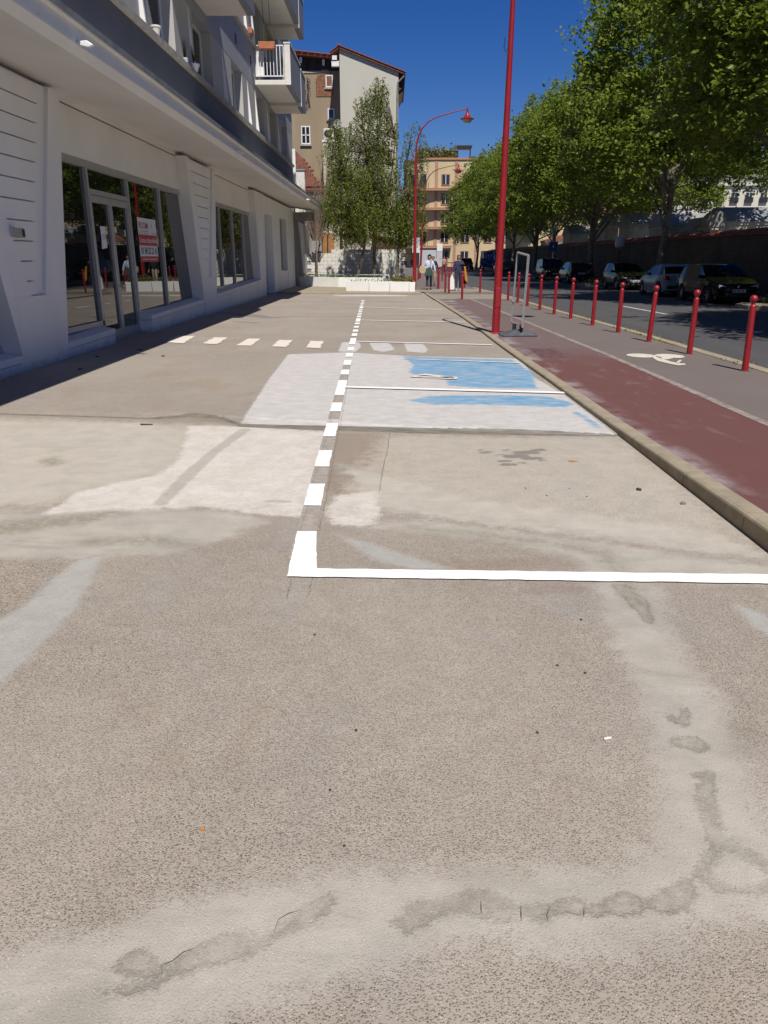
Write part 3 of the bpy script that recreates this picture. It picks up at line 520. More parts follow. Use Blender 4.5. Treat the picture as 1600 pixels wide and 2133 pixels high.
# raised concrete apron under the planters
ap = MB(); ap.prism([(-5.7, 36.9), (-5.1, 36.4), (-2.2, 36.2), (1.0, 35.6), (1.45, 36.0), (1.19, 41.5), (1.19, 60), (-7, 60), (-7, 37)], 'z', -.1, .07)
struct(ap, 'planter_apron', 'kerb', bevel=.02)
aw = MB(); v = []
struct(MB().sheet([(-2.2, 34.0), (.6, 34.0), (.9, 34.8), (.2, 35.5), (-1.6, 35.6), (-2.7, 35.0)], .006), 'pale_patch', M('pale_cement', (.47, .45, .42), .85, .1, 3))
struct(MB().sheet([(-4.9, 31.1), (1.6, 30.3), (1.6, 30.42), (-4.9, 31.22)], .005), 'faded_line', M('faded_paint', (.48, .44, .4), .85, .2, 3))

# kerb stones, one by one
for side in (0, 1):
    holder = None
    y = -1.6; k = 0
    fx = kerb_x if side == 0 else kerb2_x
    L0 = 1.0
    while y < (36.0 if side == 0 else 43):
        y1 = y+L0-.008
        xa, xb = fx(y), fx(y1); za, zb = pave_z(y), pave_z(y1)
        if side == 0: prof = [(0, -.15), (0, -.012), (.006, .0), (.03, .009), (.135, .009), (.135, -.15)]
        else: prof = [(0, -.15), (0, .008), (.2, .008), (.23, 0), (.24, -.02), (.24, -.15)]
        A = [(xa+p, y, za+q) for p, q in prof]; B = [(xb+p, y1, zb+q) for p, q in prof]
        if k == 0:
            holder = struct(MB().loft(A, B), 'parking_kerb' if side == 0 else 'road_kerb', 'kerb')
        else:
            MB().loft(A, B).build('kerb_stone', 'kerb', holder)
        y += L0; k += 1

# painted markings
t = NT('fresh_white_road_paint'); n = t.noise(60, 4, .6); c = t.mix(t.rng(n, .3, .7), (.78, .78, .76), (.90, .90, .88)); c = t.mix(t.math('MULTIPLY', t.rng(t.noise(45, 6, .8), .66, .74), .45), c, (.45, .43, .4)); c = t.mix(t.rng(t.noise(4, 5, .7), .5, .75, 0, .16), c, (.5, .48, .45)); t.col(c); t.rough(.6); t.bump(t.noise(120, 3, .6), .25, .004); MT['paint'] = t.m
t = NT('worn_white_road_paint'); n = t.noise(14, 6, .75); t.col(t.mix(t.rng(n, .5, .72, 0, .6), (.66, .60, .53), (.40, .36, .31))); t.rough(.8); MT['paint_worn'] = t.m
def ragged(poly, amp, step=.03, rr=R):
    out = []
    n = len(poly)
    for i in range(n):
        a, b = Vector(poly[i]), Vector(poly[(i+1) % n]); L = (b-a).length; m = max(1, int(L/step)); nn = Vector((-(b-a).y, (b-a).x)).normalized()
        for j in range(m):
            p = a.lerp(b, j/m); w = mnoise.noise(Vector((p.x*9, p.y*9, 3.1)))*amp*1.6+rr.uniform(-amp, amp)*.35
            out.append((p.x+nn.x*w, p.y+nn.y*w))
    return out
def zat(x, y): return (.0 if y > np.interp(x, [-6.3, -2.2, 0, 2.3], [8.2, 8.0, 7.45, 7.05]) else -.012)
def dash_x(y): return -.45+(-1.035+.45)*(y-3.7)/(31-3.7)
st = MB(); pts = [3.9+i*.5 for i in range(18)]
st.add([p for y in pts for p in ((dash_x(y)-.118, y, zat(-.6, y)+.004), (dash_x(y)+.004, y, zat(-.6, y)+.004))], [(2*i, 2*i+1, 2*i+3, 2*i+2) for i in range(len(pts)-1)])
struct(st, 'blacked_out_old_line', M('grey_cover_strip', (.31, .275, .24), .85, .15, 20, bump=.3, bscale=120))
for i, (a, b) in enumerate(DASH):
    if i == 0: continue
    w = .118
    p = [(dash_x(a)-w, a), (dash_x(a), a), (dash_x(b), b), (dash_x(b)-w, b)]
    struct(MB().sheet(ragged(p, .0035 if a < 9 else .002), zat(-.6, a)+.009), 'bay_dash_marking', 'paint')
yl = 4.35
p = [(-.547, 3.655), (2.10, 3.585), (2.165, 3.583), (2.17, 3.70), (-.40, 3.765), (-.455, yl), (-.575, yl)]
struct(MB().sheet(ragged(p, .004), -.003), 'bay_corner_marking', 'paint')
for a, b in BAYS[1:]:
    w = .05 if a[1] > 12 else .06
    p = [(a[0]-.02, a[1]-w), (b[0], b[1]-w), (b[0], b[1]+w), (a[0]-.02, a[1]+w)]
    struct(MB().sheet(ragged(p, .002), .014), 'bay_line_marking', 'paint')
b0, b1 = (.2, 12.62), (2.08, 12.15)
struct(MB().sheet(ragged([(b0[0], b0[1]-.03), (b1[0], b1[1]-.045), (b1[0], b1[1]+.045), (b0[0], b0[1]+.02)], .012), .010), 'bay_line_marking', 'paint_worn')
for p in ZEB: struct(MB().sheet(ragged(p, .03, .06), .010), 'worn_crossing_bar', 'paint_worn')
for p in HC: struct(MB().sheet(ragged(p, .004, .05), .012), 'wheelchair_bay_remnant', 'paint_worn')
t = MT['bike'] = M('cream_road_paint', (.56, .52, .44), .8, .1, 9)
for cx, cy in BIKE:
    e = [(cx+.235*math.cos(a*.2618)*(1 if cx < 4.4 else .98), cy+.27*math.sin(a*.2618)) for a in range(24)]
    struct(MB().sheet(e, .047), 'bicycle_wheel_marking', 'bike')
for p in BIKEF: struct(MB().sheet(p, .049), 'bicycle_frame_marking', 'bike')
for w, p in RIBS:
    mb = MB(); v = []; q = []
    for i in range(len(p)-1):
        L = math.dist(p[i], p[i+1]); m = max(1, int(L/.018))
        for j in range(m): q.append((p[i][0]+(p[i+1][0]-p[i][0])*j/m+R.uniform(-.35, .35)*w*1.5+.011*mnoise.noise(Vector((p[i][0]*3+j*.37, p[i][1]*5, i))), p[i][1]+(p[i+1][1]-p[i][1])*j/m+.009*mnoise.noise(Vector((j*.41, p[i][0]*7, i+4.)))))
    q.append(p[-1])
    for i, a in enumerate(q):
        b = q[min(i+1, len(q)-1)]; c_ = q[max(i-1, 0)]; d = Vector((b[0]-c_[0], b[1]-c_[1]))
        if d.length < 1e-6: d = Vector((0, 1))
        d.normalize(); ww = w*.42*R.uniform(.25, 1.15)*(1 if 0 < i < len(q)-1 else .2); z = zat(a[0], a[1])+.0062
        v += [(a[0]-d.y*ww, a[1]+d.x*ww, z), (a[0]+d.y*ww, a[1]-d.x*ww, z)]
    mb.add(v, [(2*i, 2*i+1, 2*i+3, 2*i+2) for i in range(len(q)-1)])
    struct(mb, 'surface_crack', M('crack_line', (.15, .135, .115), .9, .3, 20) if 'crack_line' not in bpy.data.materials else bpy.data.materials['crack_line'])
# drain cover set in the red pavement
dc = MB(); dx0, dx1, dy0, dy1 = 2.50, 2.97, 12.54, 13.82
dc.box(dx0, dx1, dy0, dy1, .0, .046)
cov = thing('drain_cover', 'ribbed cast iron chamber cover set in the red pavement', 'drain cover', (0, 0, 0))
dc.build('plate', 'cover', cov)
for i in range(3):
    for j in range(14):
        x0 = dx0+.03+i*.142; y0 = dy0+.03+j*.088
        MB().box(x0, x0+.125, y0, y0+.055, .046, .051).build('rib', 'cover', cov)
# small litter
def litter(name, x, y, z, pts, h, mat, label, cat, rz=0):
    o = MB().prism(pts, 'z', 0, h).build(name, mat, loc=(x, y, z)); o.rotation_euler = (.04, .05, rz); return tag(o, label, cat)
# ------------------------------------------------------------------ apartment building with shop front (left)
B = thing('apartment_building', 'long apartment block with white shop front, flat canopy and grey upper walls', 'building', (-5.4, 10, 0))
BI = Matrix.Translation((5.4, -10, 0))
def bp(mb, name, mat, parent=None, **k):
    """part of the building, drawn in world coordinates"""
    mb.v = [tuple(BI @ Vector(p)) for p in mb.v] if parent is None else [tuple(BI @ Vector(p)) for p in mb.v]
    return mb.build(name, mat, parent or B, **k)
XF, XG = -5.4, -5.727          # pillar face, glass plane
def soffit_z(x, y): return 3.98+(.0035*max(0, y-13))+(-4.0-x)*.13
ZL = 3.32                    # head of the windows
# pillars: (left edge intercept, slope, right edge intercept, slope)
PIL = [(-.26, -.27, 1.25, .235), (11.19, -.27, 12.70, .235), (22.64, -.265, 24.09, .234), (32.86, -.19, 34.0, .13)]
def pillar(l0, ls, r0, rs, small=False):
    zt = 4.14
    def edge(z): return (l0+ls*z, r0+rs*z)
    A = [(l0, 0), (r0, 0), (r0+rs*zt, zt), (l0+ls*zt, zt)]
    spl, spr = (1.15, .9) if not small else (1.3, .6)
    front = [(XF-.055, y, z) for y, z in A]
    back = [(XG-.35, y, z) for y, z in A]
    p = bp(MB().loft(front, back), 'pillar', 'white')
    if small:
        bp(MB().prism(A, 'x', XF-.054, XF-.02), 'plate', 'white', p)
        for k in range(7):
            z0 = 1.3+k*.36
            MBp = MB().prism([(edge(z0)[0]+.25, z0), (edge(z0)[1]-.45, z0), (edge(z0+.34)[1]-.45, z0+.34), (edge(z0+.34)[0]+.25, z0+.34)], 'x', XF-.019, XF)
            bp(MBp, 'panel', 'white', p)
        return
    # smooth margin plates proud of the core; the flute stays open between panels and margin
    fl = lambda z: l0+.22+.37*z      # right end of the panels
    fr = lambda z: l0+.60+.355*z   # right side of the flute
    pl_ = lambda z: l0+.89-.39*z             # left end of the panel field
    zb = 1.05
    # left margin (between the slanted pillar edge and the panel field)
    bp(MB().prism([(edge(0)[0], 0), (edge(zb)[1] if False else edge(0)[1], 0), (edge(zb)[1], zb), (edge(zb)[0], zb)], 'x', XF-.056, XF), 'plate', 'white', p)
    if pl_(zt) > edge(zt)[0]: zc = zt
    else: zc = (.90)/(.36+ls) if (.36+ls) > 0 else zt
    lm = [(edge(zb)[0], zb+.001)]+[(pl_(z), z) for z in (zb+.001, zb+(zt-zb)*.5, zt) if pl_(z) > edge(z)[0]]+[(edge(zt)[0], zt)]
    if len(lm) >= 4: bp(MB().prism(lm, 'x', XF-.056, XF), 'plate', 'white', p)
    rm = [(fr(zb), zb+.001), (edge(zb)[1], zb+.001), (edge(zt)[1], zt), (min(fr(zt), edge(zt)[1]-.1), zt)]
    bp(MB().prism(rm, 'x', XF-.056, XF), 'plate', 'white', p)
    z = 1.27-.285*.75; first = True
    zs = [zb+.012]+[1.27+.2835*i for i in range(11)]
    for z0, z1 in zip(zs, zs[1:]):
        z1 = min(z1, zt); g = .011
        q = [(max(pl_(z0), edge(z0)[0])+.002, z0+g), (fl(z0), z0+g), (fl(z1), z1-g), (max(pl_(z1), edge(z1)[0])+.002, z1-g)]
        bp(MB().prism(q, 'x', XF-.056, XF-.003), 'panel', 'white', p)
for i, a in enumerate(PIL): pillar(*a, small=(i == 3))
# wall behind everything on the ground floor (dark inside the shop)
bp(MB().box(-9, -6.15, -14, 44.4, 0, 4.1), 'shop_interior', M('dark_interior', (.05, .05, .05), .9))
# lintel walls above the windows, with a shadow slot just under the soffit
def lintel(y0, y1):
    bp(MB().box(-6.1, -5.66, y0, y1, ZL, 4.115), 'lintel', 'soffit')
    bp(MB().box(-6.1, -5.70, y0, y1, 4.115, 4.145), 'shadow_slot', 'groove'); bp(MB().box(-6.1, -5.66, y0, y1, 4.145, 4.30), 'lintel', 'soffit')
for y0, y1 in ((1.5, 11.6), (12.9, 23.4), (24.6, 34.2)): lintel(y0, y1)
# canopy: soffit slab with stepped fascia
def canopy(y0, y1, end=False):
    P = lambda y: [(-4.02, soffit_z(-4.02, y)), (-3.93, soffit_z(-4, y)+.10), (-3.93, 4.16+.0035*max(0, y-13)), (-3.985, 4.17+.0035*max(0, y-13)), (-3.985, 4.26), (-3.93, 4.27), (-3.93, 4.33), (-3.87, 4.34), (-3.87, 4.42), (-4.0, 4.46), (-4.55, 4.50), (-7.0, 4.55), (-7.0, 4.37), (-6.3, soffit_z(-5.45, y)), (-5.45, soffit_z(-5.45, y))]
    return MB().loft([(x, y0, z) for x, z in P(y0)], [(x, y1, z) for x, z in P(y1)])
bp(canopy(-14, 46.4), 'canopy', 'soffit')
bp(MB().box(-3.868, -3.850, -14, 46.45, 4.36, 4.43), 'canopy_flashing', 'zinc')
bp(MB().prism([(-3.928, 4.155), (-3.984, 4.165), (-3.984, 4.262), (-3.928, 4.272)], 'y', -14, 46.3), 'fascia_band', 'fascia')
# spot lights on the fascia
def spot(y, z):
    s = bp(MB().prism([(-3.928, z+.0), (-3.78, z-.03), (-3.72, z+.0), (-3.80, z+.05), (-3.928, z+.04)], 'y', y-.035, y+.035), 'spotlight', 'pvc', bevel=.01)
for y in (10.73, 20.89, 29.84, 37.14, 0.9, -9): spot(y, 4.12)
# sills / plinths
def sill(y0, y1, z0, z1, fx=XF, under=-5.78, ends=(0, 0)):
    zt = lambda y: z0+(z1-z0)*(y-y0)/(y1-y0)
    a = [(under, y0, zt(y0)+.05), (fx-.0, y0, zt(y0)), (fx, y0, zt(y0)-.10), (under, y0, zt(y0)-.1)]
    b = [(under, y1, zt(y1)+.05), (fx-.0, y1, zt(y1)), (fx, y1, zt(y1)-.10), (under, y1, zt(y1)-.1)]
    s = bp(MB().loft(a, b), 'window_sill', 'white')
    a = [(under, y0+.002, zt(y0)-.11), (fx-.012, y0+.002, zt(y0)-.11), (fx-.012, y0+.002, -.05), (under, y0+.002, -.05)]
    b = [(under, y1-.002, zt(y1)-.11), (fx-.012, y1-.002, zt(y1)-.11), (fx-.012, y1-.002, -.05), (under, y1-.002, -.05)]
    bp(MB().loft(a, b), 'plinth', 'white')
    return s
sill(1.3, 11.1, .18, .24); sill(12.78, 15.02, .25, .29); sill(17.44, 22.52, .37, .46); sill(24.16, 32.75, .53, .74)
bp(MB().box(XF-.05, XF-.004, 11.05, 12.80, -.05, .235), 'plinth', 'white'); bp(MB().box(XF-.05, XF+.03, 22.45, 24.2, -.05, .14), 'plinth', 'white')
bp(MB().box(-5.75, XF-.02, 15.0, 15.021, -.02, .18), 'plinth', 'white')
# aluminium shop windows: bars and panes, all in the glass plane
KG = .9545
def gz(z): return 1.6+(z-1.6)*KG
def bar(y0, y1, z0, z1, d=.05): return bp(MB().box(XG-.03, XG-.03+d+.03, y0*KG, y1*KG, gz(z0), gz(z1)), 'window_frame', 'alu')
def pane(y0, y1, z0, z1, parent=None, name='window_pane'): return bp(MB().box(XG-.035, XG-.012, y0*KG, y1*KG, gz(z0), gz(z1)), name, 'glass', parent)
# window 1 with the double door
bar(12.9, 23.6, 3.27, 3.40); bar(12.9, 16.02, .27, .37); bar(18.38, 24, .30, .40)
for y in (15.94, 18.33, 20.80): bar(y-.045, y+.045, .0 if y < 19 else .4, 3.27)
pane(12.9, 15.9, .37, 3.27); pane(18.37, 20.76, .4, 3.27); pane(20.84, 23.9, .4, 3.27); pane(15.985, 18.285, 2.90, 3.27)
bar(15.985, 18.285, 2.80, 2.90, .04); bar(15.985, 18.285, -.12, -.02, .06)
for (a, b) in ((16.0, 17.13), (17.14, 18.28)):
    A_, B_ = a*KG, b*KG
    d = bp(MB().box(XG-.03, XG+.03, A_, A_+.085, gz(-.02), gz(2.79)), 'door', 'alu')
    bp(MB().box(XG-.03, XG+.03, B_-.085, B_, gz(-.02), gz(2.79)), 'door_stile', 'alu', d)
    bp(MB().box(XG-.03, XG+.03, A_+.086, B_-.086, gz(2.66), gz(2.79)), 'door_rail', 'alu', d)
    bp(MB().box(XG-.03, XG+.03, A_+.086, B_-.086, gz(-.02), gz(.12)), 'door_rail', 'alu', d)
    pane(a+.09, b-.09, .12, 2.66, d, 'door_glass')
    if a > 17: bp(MB().box(XG+.03, XG+.09, A_+.03, A_+.06, 1.02, 1.06).box(XG+.07, XG+.09, A_+.03, A_+.16, 1.02, 1.05), 'door_handle', 'steel', d)
    for z in (.3, 1.4, 2.5): bp(MB().box(XG+.03, XG+.045, B_-.03 if a > 17 else A_-.0, B_-.005 if a > 17 else A_+.03, z, z+.12), 'hinge', 'alu', d)
# window 0 (nearer, beside the camera) and window 2
bar(1.3, 12.4, 3.27, 3.40); bar(1.3, 12, .22, .32)
for y in (4.2, 6.9, 9.6): bar(y-.045, y+.045, .32, 3.27)
for a, b in ((1.3, 4.15), (4.25, 6.85), (6.95, 9.55), (9.65, 12.3)): pane(a, b, .32, 3.27)
bar(24.4, 34.3, 3.27, 3.40); bar(24.4, 34.7, .57, .66)
for y in (27.9, 30.15, 32.3): bar(y-.045, y+.045, .66, 3.27)
for a, b in ((24.4, 27.85), (27.95, 30.1), (30.2, 32.25), (32.35, 34.6)): pane(a, b, .66, 3.27)
# far end of the ground floor: shutter door, narrow window and plain walls
bp(MB().box(-6.3, XF, 36.45, 38.9, -.02, 4.11), 'wall', 'white')
bp(MB().box(-6.3, XF, 34.0, 36.45, 3.42, 4.11), 'wall', 'white')
bp(MB().box(-6.3, XF, 41.3, 44.4, -.02, 4.11), 'wall', 'white')
bp(MB().box(-6.3, XF, 38.9, 41.3, 3.45, 4.11), 'wall', 'white'); bp(MB().box(-6.3, XF, 38.9, 41.3, -.02, .99), 'wall', 'white')
for k in range(14):
    z = .02+k*.24; bp(MB().box(-5.8, -5.7, 34.0, 36.45, z, z+.22), 'shutter_slat', 'sign_grey')
bp(MB().box(-5.8, -5.65, 38.9, 41.3, .99, 3.45), 'window_pane', 'glass'); bp(MB().box(-5.645, -5.61, 38.9, 41.3, .99, 1.06), 'window_frame', 'alu'); bp(MB().box(-5.645, -5.61, 40.1, 40.16, 1.06, 3.45), 'window_frame', 'alu')
for k in range(3): bp(MB().box(XF, XF+.02, 41.35, 42.7, .12+k*.27, .36+k*.27), 'panel', 'white')
bp(MB().box(-7, -5.42, 44.41, 53.5, -.1, 3.6), 'side_wall', 'concrete')
bp(MB().box(-6.9, -4.4, 44.6, 46.3, 3.62, 4.0), 'canopy_end', 'concrete')
bp(MB().tube([(-5.3, 53.2, .05), (-5.3, 53.2, 3.9)], .06, 10), 'downpipe', 'steel')
bp(MB().box(-7, -5.44, 53.5, 54.5, -.1, 3.3), 'side_wall', 'fence_dark')

# ---- upper floors: wall with real openings
XU = -4.4; Y0, Y1 = -14, 36.9
opens = [(-12.6, -10.6), (-9.4, -7.6), (-5.6, -4.0), (-1.9, -.1), (1.2, 3.2), (4.6, 6.4), (8.0, 9.6), (11.6, 13.6), (15.42, 17.5), (19.1, 20.95), (23.4, 25.0), (27.5, 29.0), (30.3, 31.9), (33.4, 35.0)]
fins = [-10.2, -7.2, -3.6, .3, 3.6, 6.8, 10.9, 15.17, 18.75, 22.2, 25.85, 27.2, 29.6, 32.3]
def curtain_mb(x, a, b, z0, z1):
    n = max(6, int((b-a)/.06)); p = [(x+.03*math.sin(i*1.9), a+(b-a)*i/n) for i in range(n+1)]
    return MB().prism(p+[(q[0]-.01, q[1]) for q in p[::-1]], 'z', z0, z1)
def storey(zs, zl, zn, first):
    """zs sill height, zl lintel height, zn next sill height"""
    if first: bp(MB().box(-7, XU, Y0, Y1, 4.48, zs-.09), 'wall', 'dark_wall')
    bp(MB().box(-7, XU, Y0, Y1, zl, zn-.09), 'wall', 'grey_wall')
    s = bp(MB().box(XU-.25, XU+.10, Y0, Y1-.4, zs-.088, zs), 'window_sill', 'sill')
    prev = Y0
    for i, (a, b) in enumerate(opens+[(Y1, Y1)]):
        if a > prev: bp(MB().box(-7, XU-.004, prev, a, zs-.088, zl), 'pier', 'pier')
        prev = b
        if a >= Y1: break
        w = bp(MB().box(XU-.30, XU-.24, a, b, zs, zs+.06).box(XU-.30, XU-.24, a, b, zl-.06, zl).box(XU-.30, XU-.24, a, a+.06, zs+.06, zl-.06).box(XU-.30, XU-.24, b-.06, b, zs+.06, zl-.06).box(XU-.30, XU-.235, (a+b)/2-.04, (a+b)/2+.04, zs+.06, zl-.06), 'window', 'pvc')
        bp(MB().box(XU-.285, XU-.265, a+.06, b-.06, zs+.06, zl-.06), 'pane', 'glass_clear', w)
        if i == 8 and first: bp(curtain_mb(XU-.42, a+.2, b-.1, zs, zl), 'curtain', 'curtain', w)
        else:
            cw = .28+.35*((i*7+int(zs)*3) % 5)/5
            bp(curtain_mb(XU-.42, a+.05, a+.05+cw, zs, zl), 'curtain', 'curtain_w', w)
            if (i+int(zs)) % 3: bp(curtain_mb(XU-.42, b-.05-cw*.8, b-.05, zs, zl), 'curtain', 'curtain_w', w)
    for y in fins:
        bp(MB().prism([(XU-.003, zs), (XU+.09, zs), (XU-.003, zl-.05)], 'y', y, y+.07), 'fin', 'white')
    for y in (17.9, 24.2, 26.6, 5.6): bp(MB().box(XU, XU+.015, y, y+.16, zl+.55, zl+.8), 'vent_grille', 'iron')
storey(5.50, 6.78, 8.05, True); storey(8.05, 9.30, 10.6, False); storey(10.6, 11.85, 13.1, False)
bp(MB().box(-16, -7.001, Y0, Y1, 0, 14.0), 'rear_wall', 'grey_wall')
bp(MB().box(-16, XU+.0, Y0, Y1, 13.1, 14.0), 'roof', 'grey_wall')
bp(MB().box(XU-.1, XU+.12, Y1-.12, Y1-.02, 4.6, 6.2), 'corner_pipe', 'pvc')
bp(MB().box(-5.6, -5.5, Y0, Y1, 4.6, 13.0), 'room', 'room')
# balconies
def balcony(y0, y1, z, near=True, upper_end=0.):
    xo = -3.42
    b = bp(MB().box(XU+.001, xo, y0, y1, z, z+.14), 'balcony', 'balcony', bevel=.01)
    bp(MB().box(xo, xo+.18, y0-.0, y1, z-.0, z+1.16), 'side_panel', 'balcony_side', b)
    bp(MB().box(xo-.004, xo+.184, y0-.012, y0-.001, z, z+1.16), 'panel_end', 'balcony', b)
    bp(MB().box(xo-.02, xo+.2, y0-.03, y1, z+1.161, z+1.20), 'coping', 'balcony', b)
    bp(MB().box(XU+.05, xo-.02, y0+.02, y0+.05, z+.24, z+.27), 'rail', 'white_metal', b); bp(MB().box(XU+.05, xo-.02, y0+.02, y0+.05, z+1.10, z+1.13), 'rail', 'white_metal', b)
    for i in range(9):
        x = XU+.07+i*.108; bp(MB().box(x, x+.022, y0+.024, y0+.046, z+.27, z+1.10), 'baluster', 'white_metal', b)
    bp(MB().box(XU+.02, XU+.30, y0+.10, y0+.13, z+.25, z+.98), 'privacy_board', 'white_metal', b)
    return b
BALC = [(17.2, 20.6, 7.04), (27.35, 30.3, 6.90), (30.42, 31.9, 6.80), (27.35, 30.3, 9.36), (30.42, 31.9, 9.26), (17.2, 20.6, 9.5), (27.35, 30.3, 11.8), (30.42, 31.9, 11.7)]
for a in BALC: balcony(*a)

# things on the facade
def pot(x, y, z, label, r=.09, h=.17, mat='balcony', plant=True):
    o = thing('plant_pot', label, 'plant pot', (x, y, z))
    MB().lathe([(r*.7, 0), (r, h*.8), (r*1.1, h*.82), (r*1.1, h), (r*.9, h), (r*.9, h*.85)], n=14).build('pot', mat, o, smooth=True)
    if plant:
        mb = MB()
        for k in range(16):
            a = R.uniform(0, 6.28); l = R.uniform(.15, .42); d = R.uniform(.02, .14)
            mb.tube([(0, 0, h*.9), (d*math.cos(a)*.5, d*math.sin(a)*.5, h+l*.5), (d*math.cos(a), d*math.sin(a), h+l)], [.006, .005, .002], 4)
        mb.build('plant', 'leaf_dry', o)
    return o
pot(XU+.03, 16.0, 5.5, 'cream glazed pot on the sill below the blue curtain window', mat='balcony', plant=False)
pot(XU+.02, 18.15, 5.5, 'pot with a tall thin cactus on the first floor sill', r=.06, h=.12)
pot(XU+.05, 18.75, 5.5, 'pale bowl-shaped planter on the first floor sill beside the cactus pot', r=.12, h=.14, mat='white_metal')
tag(MB().box(-.10, .10, -.18, .18, 0, .16).build('window_box', 'plant_pot', loc=(XU+.08, 26.3, 8.05), bevel=.01), 'small brown window box on the second floor sill beside the balcony', 'window box')
fb = thing('flower_box', 'terracotta trough hooked on the top rail of the lower balcony', 'flower box', (-3.95, 27.25, 7.88))
MB().prism([(-.24, 0), (.24, 0), (.27, .2), (-.27, .2)], 'y', -.09, .09).build('trough', 'plant_pot', fb, bevel=.01)
mb = MB()
for k in range(40):
    x = R.uniform(-.22, .24); a = R.uniform(-.2, .2); l = R.uniform(.15, .5)
    mb.tube([(x, 0, .18), (x+a*.5, R.uniform(-.05, .05), .18+l*.6), (x+a, R.uniform(-.1, .1), .18+l)], [.006, .004, .002], 3)
mb.build('plant', 'leaf_dry', fb)
hb = thing('hanging_planter', 'wicker basket hanging on wires beside the upper balcony', 'hanging planter', (-4.28, 26.6, 9.0))
MB().lathe([(.04, -.16), (.11, -.08), (.13, .06), (.10, .14), (.05, .18)], n=12).build('basket', 'ochre', hb, smooth=True)
MB().lathe([(.03, -.28), (.09, -.2), (.11, -.12), (.04, -.1)], n=12).build('bowl', 'iron', hb, smooth=True)
MB().tube([(0, 0, .15), (0, 0, 1.9)], .008, 4).tube([(.3, .3, -.5), (.25, .2, 1.9)], .009, 4).tube([(.5, .35, -.5), (.42, .25, 1.9)], .009, 4).build('wire', 'iron', hb)
# camera box on the first pillar
cb = thing('wall_camera', 'small grey security camera bracketed to the white pillar left of the shop', 'security camera', (-5.4, 11.32, 1.93))
MB().box(0, .05, -.03, .03, -.05, .09).build('bracket', 'sign_grey', cb); MB().box(.05, .17, -.05, .06, -.06, .07).build('housing', 'tomb', cb, bevel=.01); MB().box(.171, .178, -.03, .045, -.045, .05).build('lens', 'iron', cb)

# letting poster inside the shop window and the note on the door
XP = XG+.004
po = thing('letting_poster', 'white and red to-let poster with a phone number on the shop glass', 'poster', (XP, 19.63*KG, gz(2.0)))
po.scale = (1, KG, KG)
def pq(y0, y1, z0, z1, name, mat, d=.0): MB().box(d, d+.004, y0-19.63, y1-19.63, z0-2.0, z1-2.0).build(name, mat, po)
pq(18.91, 20.36, 1.51, 2.51, 'sheet', 'poster_white'); pq(18.912, 20.358, 1.88, 2.13, 'red_band', 'poster_red', .005); pq(18.912, 20.358, 1.512, 1.635, 'red_band', 'poster_red', .005)
def text(s, size_y, z, y0, width, mat, parent, loc_x, h, font=None, bold=.0):
    c = bpy.data.curves.new('lettering', 'FONT'); c.body = s; c.size = 1.0; c.offset = bold
    o = bpy.data.objects.new('lettering', c); COL.objects.link(o); bpy.context.view_layer.update()
    w = max(v[0] for v in o.bound_box)-min(v[0] for v in o.bound_box); hh = .72
    me = bpy.data.meshes.new_from_object(o); bpy.data.objects.remove(o)
    me.materials.clear(); me.materials.append(MT[mat])
    o = bpy.data.objects.new('lettering', me); COL.objects.link(o); o.parent = parent
    # facing +X, reading towards +Y
    o.matrix_local = Matrix.Translation((loc_x, y0, z)) @ Matrix(((0, 0, 1, 0), (1, 0, 0, 0), (0, 1, 0, 0), (0, 0, 0, 1))) @ Matrix.Diagonal((width/w, h/hh, 1, 1))
    return o
text('PROCOMM', 0, .27, -.66, .72, 'poster_red', po, .006, .15, bold=.012)
text('Conseil immobilier', 0, .20, -.66, .72, 'poster_ink', po, .006, .035); text('Bureaux et commerces', 0, .155, -.66, .66, 'poster_ink', po, .006, .03)
text('TEL', 0, .36, .26, .14, 'poster_ink', po, .006, .045); text('FAX', 0, .30, .26, .12, 'poster_ink', po, .006, .04); text('immobilier', 0, .16, .28, .34, 'poster_ink', po, .006, .03)
text('Locaux disponibles', 0, -.045, -.68, 1.34, 'poster_white', po, .0105, .115, bold=.01)
text('01 84 23 21 61', 0, -.31, -.62, 1.27, 'poster_ink', po, .006, .16, bold=.03)
MB().box(.010, .012, -.6, .6, -.44, -.425).build('rule', 'poster_white', po)
nt = thing('door_note', 'long pale paper note taped to the left leaf of the shop door', 'note', (XP, 16.6*KG, gz(2.0)))
nt.scale = (1, KG, KG)
MB().prism([(-.15, .22), (.16, .22), (.13, .14), (.14, -.02), (.15, -.2), (-.17, -.23), (-.13, -.05), (-.14, .12)], 'x', 0, .003).build('paper', 'poster_white', nt)
MB().prism([(-.10, .07), (.11, .07), (.11, -.03), (-.10, -.04)], 'x', .0032, .0045).build('print', 'sign_grey', nt)
